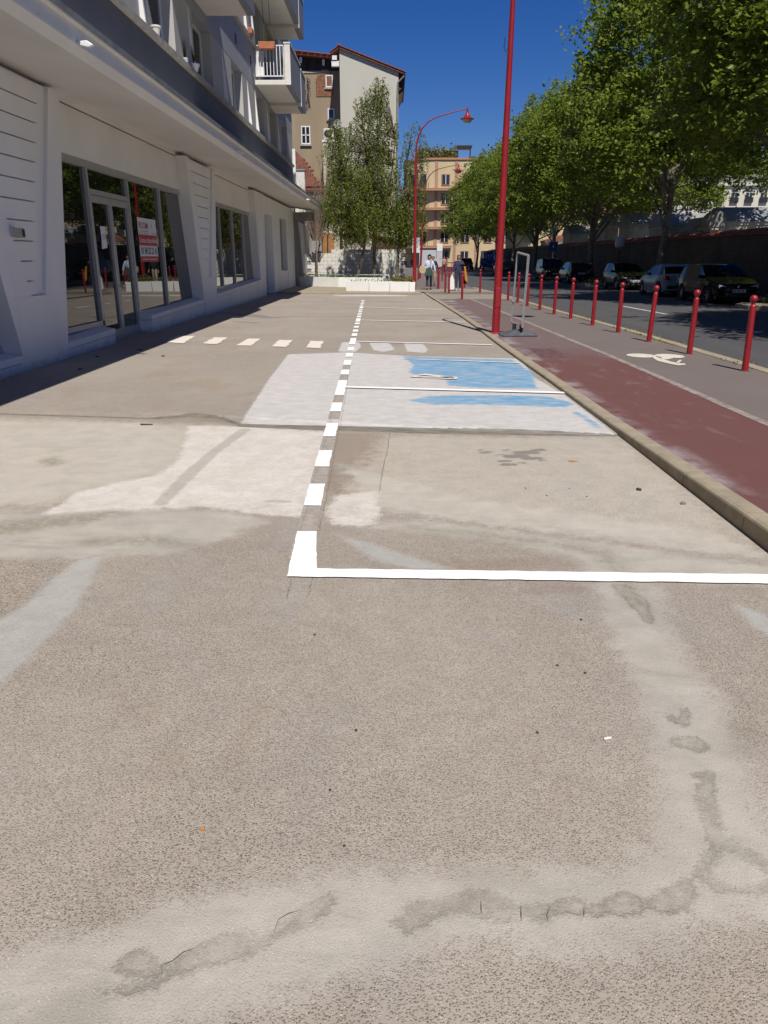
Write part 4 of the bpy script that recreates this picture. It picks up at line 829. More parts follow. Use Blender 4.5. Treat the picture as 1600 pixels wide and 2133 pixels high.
# ------------------------------------------------------------------ red bollards
bo = thing('bollard', '', 'bollard')
MB().lathe([(.047, -.05), (.046, .2), (.0425, .9), (.041, .915), (.027, .93), (.027, .96)], n=18).build('post', 'red', bo, smooth=True)
MB().lathe([(.028, .95)]+[(.055*math.sin(math.pi*(.14+.86*i/12)), 1.008-.055*math.cos(math.pi*(.14+.86*i/12))) for i in range(1, 13)], n=18).build('ball', 'red', bo, smooth=True)
MB().lathe([(.075, 0), (.075, .004), (.054, .007)], n=18).build('collar', 'cover', bo)
names = ['nearest bollard of the kerb row, farthest right in the photo', 'second bollard of the kerb row from the camera, beside the bicycle symbol', 'third bollard of the kerb row, in front of the silver parked car',
 'fourth bollard of the kerb row, before the black car with the pale headlight', 'fifth bollard of the kerb row, left of the second black car', 'sixth bollard of the kerb row, beside the weedy kerb build-out',
 'seventh bollard of the kerb row, before the dark green estate car', 'eighth bollard of the kerb row, between the estate and the sign stand', 'ninth bollard of the kerb row, just right of the empty sign frame',
 'tenth bollard of the kerb row, partly behind the empty sign frame', 'eleventh bollard of the kerb row, just right of the tall lamp post', 'twelfth bollard of the kerb row, on the curve before the grey saloon']
lean = [(.02, .03), (-.0, -.028), (.01, .04), (0, -.02), (0, .012), (0, -.01), (.01, -.005), (0, -.01), (0, .0), (.01, .01), (0, 0), (.0, .01)]
for i, (x, y) in enumerate(BOLL):
    o = bo if i == 0 else copy_tree(bo)
    o.location = (x, y, pave_z(y)); o.rotation_euler = (lean[i][0], lean[i][1], R.uniform(0, 3)); tag(o, 'red '+names[i], 'bollard', 'red bollards along the road kerb')
names2 = ['red bollard at the end of the red pavement before the woman in navy', 'red bollard on the sett crossing, left one of the close pair', 'red bollard on the sett crossing, right one of the close pair', 'thick red bollard behind the sett crossing, right of the man in black',
 'red bollard behind the legs of the woman in navy', 'red bollard in the gap between the close pair and the woman in navy', 'far red bollard in the back row just right of the man in black', 'far red bollard second in the back row, right of the thick one', 'red bollard behind the woman in the pale shirt', 'far red bollard between the lamp post and the woman in the pale shirt', 'far red bollard directly behind the man in black']
for i, (x, y) in enumerate(BOLL2):
    o = copy_tree(bo); o.location = (x, y, pave_z(y)); o.rotation_euler = (0, 0, R.uniform(0, 3))
    if i == 3: o.scale = (1.35, 1.35, 1.05)
    tag(o, names2[i], 'bollard', 'red bollards around the sett crossing')

# ------------------------------------------------------------------ street lamps
def lamp(x, y, base_r, z0, lean_x, label, height=6.3, az=0.):
    o = thing('street_lamp', label, 'street lamp', (x, y, z0), az, 'red street lamps along the pavement')
    o.rotation_euler = (0, lean_x, az)
    MB().lathe([(base_r, -.05), (base_r*.97, .6), (base_r*.55, height)], n=20).build('pole', 'red', o, smooth=True)
    MB().lathe([(base_r*1.45, 0), (base_r*1.45, .012), (base_r*1.05, .03)], n=20).build('base_plate', 'red', o)
    MB().box(-.05, .05, -base_r-.004, -base_r+.02, .55, .95).build('hatch', 'red', o, bevel=.004)
    pts = [(0, 0, height-.05), (.02, 0, height+.45), (.11, 0, height+.85), (.29, 0, height+1.2), (.56, 0, height+1.48), (.95, 0, height+1.68), (1.6, 0, height+1.86), (2.42, 0, height+2.06)]
    MB().tube(pts, [.042, .04, .036, .033, .03, .028, .025, .022], 10).build('arm', 'red', o, smooth=True)
    hd = MB().lathe([(.045, .0), (.05, -.14), (.085, -.17), (.10, -.22), (.17, -.32), (.23, -.37), (.33, -.40), (.33, -.425), (.24, -.43)], c=(2.45, 0, height+2.02), n=22).build('lamp_head', 'red', o, smooth=True)
    MB().lathe([(.235, 0), (.21, -.08), (.14, -.14), (.05, -.165)], c=(2.45, 0, height+1.59), n=20).build('diffuser', 'lamp_glass', hd, smooth=True)
    MB().tube([(2.45, 0, height+2.0), (2.45, 0, height+2.13)], .02, 8).build('bracket', 'red', hd)
    return o
l1 = lamp(2.29, 16.75, .088, .042, .006, 'tall red lamp post on the pavement beside the empty sign frame')
MB().tube([(-.06, -.06, 5.55), (-.12, -.05, 5.6), (-.13, -.03, 5.42), (-.09, -.05, 5.35), (-.07, -.05, 5.4)], .008, 5).build('wire_loop', 'iron', l1)
lamp(1.22, 40.3, .095, .03, .0, 'red curved-arm street lamp standing behind the white planter', az=0)
lamp(2.3, 62, .09, .03, .045, 'farther red street lamp with its head against the yellow building')

# ------------------------------------------------------------------ empty sign frame on a rubber foot
sg = thing('sign_stand', 'empty grey metal sign frame on a black rubber foot by the lamp post', 'sign stand', (2.68, 16.2, .045), math.radians(4))
bs = MB()
bs.add([(-.36, -.26, 0), (.36, -.26, 0), (.36, .26, 0), (-.36, .26, 0), (-.36, -.26, .035), (.36, -.26, .035), (.36, .26, .035), (-.36, .26, .035), (-.05, -.05, .125), (.05, -.05, .125), (.05, .05, .125), (-.05, .05, .125)],
       [(3, 2, 1, 0), (0, 1, 5, 4), (1, 2, 6, 5), (2, 3, 7, 6), (3, 0, 4, 7), (4, 5, 9, 8), (5, 6, 10, 9), (6, 7, 11, 10), (7, 4, 8, 11), (8, 9, 10, 11)])
base = bs.build('foot', 'rubber', sg, bevel=.008)
for x, y in ((-.37, -.12), (.37, .1)): MB().lathe([(.05, 0), (.05, .03), (.03, .04)], c=(x, y, 0), n=12).build('wheel_boss', 'rubber', base)
for sx, sy in ((-.055, .10), (.05, -.10)):
    MB().box(sx-.035, sx+.035, sy-.03, sy+.03, .09, .24).build('bracket', 'blacktrim', sg, bevel=.004)
# frame: two uprights one behind the other with head and foot rails, leaning slightly
def fr(p0, p1, w, name): MB().tube([p0, p1], w, 4).build(name, 'steel', sg)
a0, a1, b0_, b1_ = (-.085, .25, .22), (-.035, .25, 1.66), (.045, -.22, .18), (.085, -.22, 1.60)
for p, q_, w, n_ in ((a0, a1, .019, 'upright'), (b0_, b1_, .026, 'upright'), (a1, b1_, .022, 'top_rail'), ((-.085, .25, .26), (.046, -.22, .22), .014, 'foot_rail')):
    fr(p, q_, w, n_)
MB().box(-.10, -.06, .20, .30, .68, .72).build('clip', 'steel', sg)

# ------------------------------------------------------------------ white planters with flowers, hoop rails
def leafcloud(name, mat, pts, size, parent=None, kind='stuff', seed=1, aspect=1., up=.0):
    """pts: (N,3) centres -> folded leaf quads, random orientation"""
    rs = np.random.RandomState(seed); N = len(pts); c = np.asarray(pts, float)
    a = rs.normal(size=(N, 3)); a[:, 2] = a[:, 2]*.5-up; a /= np.linalg.norm(a, axis=1)[:, None]
    b = rs.normal(size=(N, 3)); b[:, 2] *= .5; b -= (b*a).sum(1)[:, None]*a; b /= np.linalg.norm(b, axis=1)[:, None]
    n = np.cross(a, b)
    s = size*(.65+.7*rs.rand(N))[:, None]
    v = np.empty((N, 4, 3))
    v[:, 0] = c-a*s*.5; v[:, 1] = c+b*s*.42*aspect-n*s*.10; v[:, 2] = c+a*s*.55; v[:, 3] = c-b*s*.42*aspect-n*s*.10
    me = bpy.data.meshes.new(name); me.vertices.add(4*N); me.vertices.foreach_set('co', v.astype(np.float32).ravel())
    me.loops.add(4*N); me.loops.foreach_set('vertex_index', np.arange(4*N, dtype=np.int32))
    me.polygons.add(N); me.polygons.foreach_set('loop_start', np.arange(N, dtype=np.int32)*4); me.polygons.foreach_set('loop_total', np.full(N, 4, np.int32))
    me.update(calc_edges=True); at = me.attributes.new('lv', 'FLOAT', 'FACE'); at.data.foreach_set('value', rs.rand(N).astype(np.float32))
    me.materials.append(MT[mat])
    if parent is False: return me
    o = bpy.data.objects.new(name, me); COL.objects.link(o); o.parent = parent
    if kind: o['kind'] = kind
    return o
pl_names = ['white concrete planter, leftmost of the front row, showing its grey end', 'white concrete planter, second from the left in the front row', 'white concrete planter with yellow flowers, third in the front row', 'narrow white planter with grass at the right end of the front row',
            'white concrete planter against the shop wall, leftmost of the back row', 'white concrete planter, second of the back row', 'white concrete planter of the back row half hidden behind the front row', 'white concrete planter of the back row under the right hoop rail']
def planter(ax, ay, bx, by, depth, label, plants, h=.46, seed=0):
    L = math.hypot(bx-ax, by-ay); rz = math.atan2(by-ay, bx-ax)
    o = thing('planter', label, 'planter', (ax, ay, .07), rz, 'white concrete planters closing the car park')
    w = .05; sh = MB(); L -= .012
    # tapered shell with open top
    out0 = [(.01, .01), (L-.01, .01), (L-.01, depth-.01), (.01, depth-.01)]; out1 = [(0, 0), (L, 0), (L, depth), (0, depth)]; inn = [(w, w), (L-w, w), (L-w, depth-w), (w, depth-w)]
    v = [(x, y, 0) for x, y in out0]+[(x, y, h) for x, y in out1]+[(x, y, h) for x, y in inn]+[(x, y, h-.09) for x, y in inn]
    f = [(3, 2, 1, 0)]+[(i, (i+1) % 4, (i+1) % 4+4, i+4) for i in range(4)]+[(i+4, (i+1) % 4+4, (i+1) % 4+8, i+8) for i in range(4)]+[(i+8, (i+1) % 4+8, (i+1) % 4+12, i+12) for i in range(4)]
    sh.add(v, f).build('shell', 'planter', o, bevel=.006)
    MB().box(w, L-w, w, depth-w, h-.16, h-.07).build('soil', 'soil', o)
    rs = np.random.RandomState(seed+5)
    if plants:
        n = plants; p = np.stack([rs.uniform(.06, L-.06, n), rs.uniform(.1, depth-.1, n), h-.06+np.abs(rs.normal(0, .13, n))], 1)
        leafcloud('planting', 'leaf_dry' if plants > 500 else 'leaf_bright', p, .055, o, seed=seed, up=-.8)
    return o
P0 = [(-2.18, 38.0), (-1.04, 37.56), (-.04, 37.29), (.88, 37.10), (1.18, 37.14)]
for i in range(4): planter(*P0[i], *P0[i+1], .85, pl_names[i], (120, 160, 900, 700)[i], seed=i, h=.455 if i < 3 else .44)
P1 = [(-5.25, 44.9), (-4.14, 44.12), (-2.90, 43.2), (-1.66, 42.9), (-.40, 42.7)]
for i in range(4): planter(*P1[i], *P1[i+1], .8, pl_names[4+i], (260, 220, 160, 200)[i], seed=10+i, h=.50)
def hoop(x0, y0, x1, y1, label):
    o = thing('hoop_rail', label, 'hoop rail', (x0, y0, .07), math.atan2(y1-y0, x1-x0), 'galvanised hoop rails behind the planters')
    L = math.hypot(x1-x0, y1-y0); pts = [(0, 0, 0), (0, 0, .42)]+[(.18-.18*math.cos(a), 0, .42+.2*math.sin(a)) for a in (.4, .8, 1.2, 1.57)]+[(L-.18+.18*math.sin(a), 0, .42+.2*math.cos(a)) for a in (0, .4, .8, 1.2)]+[(L, 0, .42), (L, 0, 0)]
    MB().tube(pts, .028, 8).build('tube', 'steel', o, smooth=True); return o
hoop(-4.85, 45.6, -2.55, 44.3, 'galvanised hoop rail behind the left back planters'); hoop(-2.05, 44.2, -.05, 43.9, 'galvanised hoop rail behind the right back planters')

# ------------------------------------------------------------------ whitewashed block wall
bw = thing('block_wall', 'whitewashed block wall behind the birches, dappled with tree shade', 'wall', (-5, 50, 0))
MB().box(-.45, 5.84, .03, .22, 0, 1.83).build('core', 'concrete', bw)
blocks = [MB().box(0, .505, 0, .06, 0, .222).mesh('block', 'block'), MB().box(0, .24, 0, .06, 0, .222).mesh('block', 'block')]
for r in range(9):
    x = -.30 if r % 2 == 0 else -.04; z = .02+r*.232
    if r == 8 and False: break
    while x < 5.6:
        if r == 8 and x < 1.0: x += .52; continue
        meshobj('block', blocks[0], bw, (x, R.uniform(-.010, .008), z)); x += .52
MB().box(-.42, 5.88, -.02, .24, 2.112, 2.14).build('coping', 'tile_dark', bw) if False else None
# orange board fence above the wall
of = thing('board_fence', 'orange-brown board fence standing behind the white wall', 'fence', (-5.15, 54, 1.6))
for i in range(12):
    MB().box(i*.11, i*.11+.104, 0, .03, .25, 1.62-i*.012).build('board', 'fence', of)
MB().box(-.02, 1.35, -.02, .06, 1.63, 1.69).build('top_rail', 'balcony', of)
MB().tube([(-.02, -.03, .5), (.42, -.03, 1.45)], .02, 5).build('brace', 'fence_dark', of)
ls = thing('low_shed', 'dark tiled lean-to roof just above the right end of the white wall', 'shed', (-1.2, 52.5, 0))
MB().prism([(0, 1.4), (2.3, 1.4), (2.3, 2.55), (1.9, 2.6), (0, 3.0)], 'y', 0, 2.2).build('wall', 'fence_dark', ls)
MB().prism([(-.05, 3.02), (1.9, 2.62), (2.42, 2.56), (2.42, 2.62), (1.9, 2.70), (-.05, 3.1)], 'y', -.2, 2.4).build('roof', 'tile_dark', ls)

# ------------------------------------------------------------------ gable house, brown house, low tiled house
gh = thing('gable_house', 'tall beige gable house with red tiled roof behind the birch trees', 'house', (-1.5, 55, 0))
def gp(mb, name, mat, parent=None, **k): return mb.build(name, mat, parent or gh, **k)
GX0, GX1 = -2.0+.15, 2.12
# local coords: origin (-1.5, 55)
gp(MB().prism([(-1.83, 0), (1.97, 0), (1.97, 12.2), (1.97, 12.95), (-1.83, 14.3)], 'y', 0, 9), 'wall', 'render_beige')
def roof_slab(x0, z0, x1, z1, th, name, y0=-.18, y1=9.2):
    return gp(MB().prism([(x0, z0), (x1, z1), (x1, z1+th), (x0, z0+th)], 'y', y0, y1), name, 'tile_dark')
r1 = roof_slab(-1.86, 14.31, 2.42, 12.80, .12, 'roof')
r2 = roof_slab(-2.42, 13.95, -1.87, 14.30, .12, 'roof')
tl = MB().prism([(0, 0), (.30, -.106), (.30, -.066), (0, .045)], 'y', 0, .34).mesh('tile', 'tile')
for i in range(15): meshobj('tile', tl, r1, (-1.86+i*.286, -.24, 14.44-i*.1009))
tl2 = MB().prism([(0, 0), (.28, .178), (.28, .22), (0, .04)], 'y', 0, .34).mesh('tile', 'tile')
for i in range(2): meshobj('tile', tl2, r2, (-2.42+i*.275, -.24, 14.07+i*.175))
gp(MB().box(-1.95, -1.75, -.26, .3, 14.43, 14.52), 'ridge_tile', 'tile')
gp(MB().box(-2.35, -1.86, -.05, .25, 13.3, 13.6).box(-2.3, -2.0, -.1, 0, 13.65, 13.9), 'exposed_beam', 'white_metal')
gp(MB().box(1.72, 2.38, .1, .22, 12.60, 12.78), 'eaves_board', 'timber')
gp(MB().tube([(2.35, -.15, 12.72), (2.1, -.12, 12.5), (1.93, -.08, 12.35), (1.90, -.07, 11.5), (1.90, -.07, .2)], .055, 8), 'downpipe', 'zinc', smooth=True)
gp(MB().prism([(1.98, 11.0), (2.22, 11.35), (2.35, 12.6), (1.98, 12.8)], 'y', .3, .6), 'eaves_bracket', 'fence_dark')
gp(MB().box(.6, 1.05, 1.2, 1.6, 13.3, 13.62), 'roof_vent', 'iron')
gp(MB().box(-1.7, 1.95, -.004, 0, 0, .02), 'plinth', 'render_beige')
ann = gp(MB().box(-3.15, -1.84, 1.4, 3.0, 0, 9.05), 'annexe', 'render_beige'); gp(MB().box(-3.2, -1.84, 1.35, 3.0, 9.06, 9.2), 'annexe_coping', 'white_metal', ann)

bh = thing('brown_house', 'brown rendered house with bare brick patch and burnt open eaves', 'house', (-5.2, 58.4, 0))
def bhp(mb, name, mat, parent=None, **k): return mb.build(name, mat, parent or bh, **k)
# wall built round three window openings is kept solid; windows stand in shallow recesses made by proud frames
bhp(MB().box(-1.9, 1.75, 0, 6, 0, 13.75), 'wall', 'render_brown')
MBR = MB(); bt = M('bare_red_brick', (.30, .14, .08), .9, .4, 9, bump=.4); MT['brickb'] = bt
for r in range(22):
    z = 12.20+r*.075; x = .0+(.055 if r % 2 else 0)
    while x < 1.15:
        if z < 13.3 or abs(x-.55) < .5-(z-13.3)*.5: MBR.box(x, x+.105, -.035-R.uniform(0, .012), 0, z, z+.06)
        x += .115
bhp(MBR, 'bare_brick', 'brickb', kind='stuff')
bhp(MB().box(-1.15, .98, -.05, -.001, 13.62, 13.75), 'timber_plate', 'sill')
bhp(MB().box(-1.2, 1.76, -.02, -.001, 13.76, 14.75), 'burnt_gap', 'timber')
bhp(MB().box(-1.9, 1.75, 0, 6, 13.751, 14.8), 'attic', 'timber')
def win(x0, x1, z0, z1, cross=True, blue=False):
    w = bhp(MB().box(x0, x1, -.05, -.002, z0, z0+.07).box(x0, x1, -.05, -.002, z1-.07, z1).box(x0, x0+.07, -.05, -.002, z0+.07, z1-.07).box(x1-.07, x1, -.05, -.002, z0+.07, z1-.07), 'window', 'pvc')
    if cross: bhp(MB().box((x0+x1)/2-.035, (x0+x1)/2+.035, -.06, -.04, z0+.07, z1-.07).box(x0+.07, x1-.07, -.06, -.04, (z0+z1)/2-.03, (z0+z1)/2+.03), 'glazing_bar', 'pvc', w)
    bhp(MB().box(x0+.07, x1-.07, -.03, -.02, z0+.07, z1-.07), 'pane', 'glass_up', w)
    bhp(MB().box(x0-.08, x1+.08, -.12, -.002, z0-.12, z0-.01), 'sill', 'sill', w)
    return w
win(-1.12, -.48, 9.2, 10.35); win(.68, 1.18, 12.75, 13.5, False); win(.78, 1.25, 10.8, 11.45, False)
rf = bhp(MB().prism([(-2.1, 14.72), (1.8, 14.35), (1.8, 14.5), (-2.1, 14.9)], 'y', -.6, 6), 'roof', 'tile')
for i in range(9): bhp(MB().prism([(0, 0), (.40, -.038), (.40, .02), (0, .05)], 'y', -.7, .1), 'eaves_tile', 'tile', rf, loc=(-2.1+i*.43, 0, 14.9-i*.043))
for x, z in ((-1.05, 14.2), (.5, 14.05)): bhp(MB().box(x, x+.16, -.25, -.1, z, z+.34), 'rafter_end', 'white_metal')
bhp(MB().tube([(-1.5, -.3, 14.4), (-1.2, -.25, 13.6), (-1.0, -.1, 12.9)], .04, 5), 'broken_gutter', 'zinc')
bhp(MB().tube([(-.95, -.03, 13.2), (-.9, -.05, 12.2), (-.75, -.04, 11.9), (-.62, -.05, 11.75)], .02, 5), 'hanging_cable', 'iron')
mb = MB()
for k in range(26):
    z = 13.3-k*.07; x = -.55+.12*math.sin(k*1.7); mb.tube([(x, -.05, z), (x+R.uniform(-.14, .14), -.12, z-R.uniform(.05, .16))], .018, 4)
mb.tube([(-.6, -.05, 13.4), (-.5, -.06, 12.6), (-.6, -.05, 12.1), (-.45, -.05, 11.6)], .02, 5)
o = mb.build('wall_creeper', 'timber'); o.location = (-5.2, 58.4, 0); tag(o, 'dead creeper stem hanging on the brown wall near the brick patch', 'creeper')
lh = thing('tiled_outhouse', 'low outhouse with red tiled roof and white chimney behind the shop canopy', 'outhouse', (-6.5, 52.5, 0))
MB().box(-1.2, 1.9, .3, 4, 0, 5.6).build('wall', 'concrete', lh)
rr = MB().prism([(-1.4, 5.7), (2.0, 5.7), (2.0, 5.82), (-1.4, 5.82)], 'y', .2, .3).build('eaves', 'timber', lh)
rfm = MB()
for r in range(9):
    zz = 5.75+r*.27; yy = .1+r*.42
    for c in range(15 if r < 20 else 0):
        x = -1.5+c*.235
        if x > 2.0-r*.18: continue
        rfm.prism([(x, zz), (x+.22, zz), (x+.22, zz+.09), (x+.11, zz+.13), (x, zz+.09)], 'y', yy, yy+.5)
rfm.build('roof_tiles', 'tile', lh, kind='stuff')
MB().prism([(-1.4, 5.7), (2.0, 5.7), (.4, 8.1), (-1.4, 8.1)], 'y', .7, 4.2).build('roof_core', 'tile_dark', lh)
ch = MB().box(.38, 1.04, -.9, -.3, 3.9, 6.82).build('chimney', 'balcony', lh); MB().box(.32, 1.1, -.96, -.24, 6.821, 6.9).build('chimney_cap', 'concrete', ch)
ac = thing('air_conditioner', 'beige air conditioning unit standing on the annexe between the two houses', 'air conditioner', (-4.25, 56.6, 9.2))
MB().box(-.42, .42, -.15, .2, .06, .98).build('casing', 'ac', ac, bevel=.02); MB().lathe([(.34, 0), (.34, .02), (.05, .03)], c=(-.05, -.155, .52), n=20, axis='y').build('fan_grille', 'iron', ac)
MB().box(-.3, .3, -.1, .1, 0, .06).build('foot', 'iron', ac); ac.scale = (.8, .8, .75)
ds = thing('satellite_dish', 'pale satellite dish on the house wall half hidden by the birch', 'satellite dish', (-3.5, 54.7, 9.9))
MB().lathe([(.02, .08), (.2, .06), (.36, 0), (.45, -.08), (.44, -.09), (.2, .03)], n=20, axis='y').build('dish', 'sign_grey', ds, smooth=True); MB().tube([(0, .1, 0), (0, .4, -.1), (0, .5, -.1)], .025, 6).build('arm', 'steel', ds); ds.scale = (.62, .62, .62)

# ------------------------------------------------------------------ yellow building closing the street
yb = thing('yellow_building', 'yellow and salmon apartment building with rounded corner balconies', 'building', (8, 140, 0))
def ybp(mb, name, mat, parent=None, **k): return mb.build(name, mat, parent or yb, **k)
plan = []
for i in range(9):
    a = math.pi*(1.0+.5*i/8); plan.append((-.2+5.4*math.cos(a), 5.4+5.4*math.sin(a)))
front = plan+[(13, 0), (13, 14), (-5.6, 14)]
ybp(MB().prism(front, 'z', 0, 17.4), 'wall', 'yellow')
ybp(MB().prism([(x*1.02, y-.2 if y < 6 else y) for x, y in front], 'z', 17.4, 17.7), 'parapet', 'orange_w')
for fl in range(5):
    z = 3.2+fl*3.1
    if fl < 4:
        b = ybp(MB().prism([(x*1.0-(1.1 if x < 0 else 0), y-1.1) for x, y in plan[1:]]+[(2.6, -1.1), (2.6, .1)]+[(x, y+.02) for x, y in plan[::-1]], 'z', z, z+.28), 'balcony_slab', 'orange_w')
        ybp(MB().prism([(x-(1.1 if x < 0 else 0)-.0, y-1.12) for x, y in plan[1:]]+[(2.6, -1.12), (2.6, -1.06)]+[(x-(1.0 if x < 0 else 0), y-1.02) for x, y in plan[1:][::-1]], 'z', z+.28, z+.42), 'balcony_rail', 'orange_w', b)
        for k in range(22):
            j = k/22*7.0; i = int(j)+1; f_ = j-int(j); x = plan[i][0]+(plan[i+1][0]-plan[i][0])*f_ if i < 8 else plan[8][0]+k*.0
            y = plan[i][1]+(plan[i+1][1]-plan[i][1])*f_ if i < 8 else 0
            ybp(MB().box(x-1.08 if x < 0 else x, x-1.02 if x < 0 else x+.06, y-1.08, y-1.03, z+.42, z+1.25), 'baluster', 'iron', b)
    for x in (1.4, 5.0, 9.0, 12.0):
        w = ybp(MB().box(x-.75, x+.75, -.12, -.01, z-2.2 if fl else .3, z-.4), 'window_surround', 'orange_w')
        ybp(MB().box(x-.6, x+.6, -.16, -.121, z-2.05 if fl else .4, z-.55), 'pane', 'glass_up', w); ybp(MB().box(x-.05, x+.05, -.18, -.161, z-2.05 if fl else .4, z-.55), 'window_bar', 'pvc', w)
    for i in (2, 4, 6):
        x, y = plan[i]; ybp(MB().box(x-.55, x+.35, y-.25, y+.3, z-2.2 if fl else .3, z-.4), 'window', 'glass_up')
for x in (-.2, 3.2, 7.0, 10.6): ybp(MB().box(x-.25, x+.25, -.06, -.005, 0, 17.4), 'pilaster', 'orange_w')
ybp(MB().box(1.5, 3.5, 1, 4, 17.7, 18.9).box(3.2, 5.8, .6, 4, 19.4, 19.7).box(5.4, 5.6, .7, .9, 17.7, 19.4), 'roof_shelter', 'iron')
ybp(MB().box(-3, 0, -1.5, .0, .3, 2.9), 'kiosk', 'sign_grey')
rs = np.random.RandomState(3); o = leafcloud('roof_shrubs', 'leaf_dry', np.stack([rs.uniform(4.5, 11.2, 1800), rs.uniform(140.5, 142, 1800), 17.7+np.abs(rs.normal(0, .8, 1800))], 1), .35)
tag(o, 'band of yellowish shrubs growing on the roof terrace of the yellow building', 'shrubs')
# signs near the far lamps
def flag_sign(x, y, h, w, hh, label, mats):
    o = thing('street_sign', label, 'sign', (x, y, .04)); MB().tube([(0, 0, 0), (0, 0, h)], .03, 8).build('post', 'steel', o)
    for i, m in enumerate(mats): MB().box(-w/2, w/2, -.03, -.01, h-hh*(i+1)*1.12, h-hh*i*1.12-.02).build('panel', m, o, bevel=.004)
    return o
flag_sign(1.75, 55, 2.9, .5, .45, 'pair of grey sign panels on a post left of the curved street lamp', ('sign_grey', 'pvc'))
flag_sign(3.7, 60, 2.6, .42, .5, 'white and navy sign panel on a post right of the farther lamp', ('pvc', 'sign_grey', 'sign_grey'))
bsn = flag_sign(14.3, 70, 2.9, .75, .75, 'small square blue sign with a white mark in front of the stone wall', ('blue_sign',))
MB().box(-.06, .06, -.045, -.031, 2.4, 2.62).build('mark', 'pvc', bsn)
# grey parking meters with round heads
pm = thing('parking_meter', 'grey round-topped parking meter standing beside the second black car', 'parking meter', (14.35, 50, .02))
MB().tube([(0, 0, 0), (0, 0, 2.2)], .05, 8).build('post', 'iron', pm); MB().lathe([(.05, 2.1), (.27, 2.25), (.30, 2.5), (.27, 2.78), (.1, 2.86)], n=14).build('head', 'sign_grey', pm, smooth=True)

# ------------------------------------------------------------------ far side: pavement, tiled boundary wall, tombs, white building
struct(MB().box(14.25, 15.98, -12, 131, -.15, .04), 'far_side_pavement', 'greypave')
fk = None; y = 6.0
while y < 100:
    m_ = MB().box(14.10, 14.25, y, y+1.49, -.15, .045)
    if fk is None: fk = struct(m_, 'far_side_kerb', 'kerb')
    elif y < 60: m_.build('kerb_stone', 'kerb', fk)
    y += 1.5
for (xa, xb, ya, yb_) in ((12.3, 14.09, 26.2, 28.4), (12.1, 14.09, 48.0, 51.6), (12.2, 14.09, 74, 77)):
    struct(MB().prism([(xa+.5, ya), (xb, ya), (xb, yb_), (xa+.5, yb_), (xa, yb_-.6), (xa, ya+.6)], 'z', -.15, .06), 'kerb_build_out', 'kerb', bevel=.02)
t = NT('old_stone_wall'); br_ = t.node('ShaderNodeTexBrick'); mp = t.node('ShaderNodeMapping'); t.l.new(t.co, mp.inputs[0]); mp.inputs['Rotation'].default_value = (0, math.pi/2, math.pi/2)
sp = t.node('ShaderNodeSeparateXYZ'); t.l.new(t.co, sp.inputs[0]); cb_ = t.node('ShaderNodeCombineXYZ'); t.l.new(sp.outputs[1], cb_.inputs[0]); t.l.new(sp.outputs[2], cb_.inputs[1])
t.l.new(cb_.outputs[0], br_.inputs[0]); br_.inputs['Scale'].default_value = 2.2; br_.inputs['Mortar Size'].default_value = .03; br_.inputs['Color1'].default_value = (.11, .08, .055, 1); br_.inputs['Color2'].default_value = (.075, .057, .042, 1); br_.inputs['Mortar'].default_value = (.035, .03, .025, 1)
nz = t.noise(.9, 5, .65); c = t.mix(t.rng(nz, .35, .7, 0, .75), br_.outputs[0], (.13, .095, .06)); c = t.mix(t.rng(t.noise(.5, 4, .6, vec=t.scaled((1, 1, .2))), .55, .7, 0, .7), c, (.04, .035, .03))
t.col(c); t.rough(.95); t.bump(t.math('ADD', br_.outputs['Fac'], t.math('MULTIPLY', t.noise(9, 5, .6), -1.5)), .6, .03); MT['stonewall'] = t.m
wl_ = thing('boundary_wall', 'long dark stone boundary wall with red tile coping behind the parked cars', 'wall', (16, 60, 0))
MB().box(0, .5, -72, 71, 0, 2.56).build('masonry', 'stonewall', wl_)
MB().prism([(-.12, 2.565), (.62, 2.565), (.62, 2.62), (.25, 2.76), (-.12, 2.62)], 'y', -72, 71).build('coping_bed', 'tile_dark', wl_)
ct = MB().prism([(-.17, 2.62), (-.17, 2.68), (.25, 2.86), (.25, 2.80)], 'y', 0, .19)
ctm = MB()
for a in range(5):
    pass
tile_me = MB().loft([(-.17, 0, 2.63), (-.17, .05, 2.70), (-.17, .14, 2.70), (-.17, .19, 2.63)], [(.25, 0, 2.78), (.25, .05, 2.86), (.25, .14, 2.86), (.25, .19, 2.78)]).mesh('coping_tile', 'tile')
y = 24.5
for k in range(150): meshobj('coping_tile', tile_me, wl_, (0, y-60, R.uniform(-.008, .008))); y += .2
far_t = MB()
while y < 131: far_t.loft([(-.17, y-60, 2.63), (-.17, y-59.95, 2.70), (-.17, y-59.86, 2.70), (-.17, y-59.81, 2.63)], [(.25, y-60, 2.78), (.25, y-59.95, 2.86), (.25, y-59.86, 2.86), (.25, y-59.81, 2.78)]); y += .2
y = 24.3
while y > -10: far_t.loft([(-.17, y-60, 2.63), (-.17, y-59.95, 2.70), (-.17, y-59.86, 2.70), (-.17, y-59.81, 2.63)], [(.25, y-60, 2.78), (.25, y-59.95, 2.86), (.25, y-59.86, 2.86), (.25, y-59.81, 2.78)]); y -= .2
far_t.build('coping_tiles', 'tile', wl_, kind='stuff')
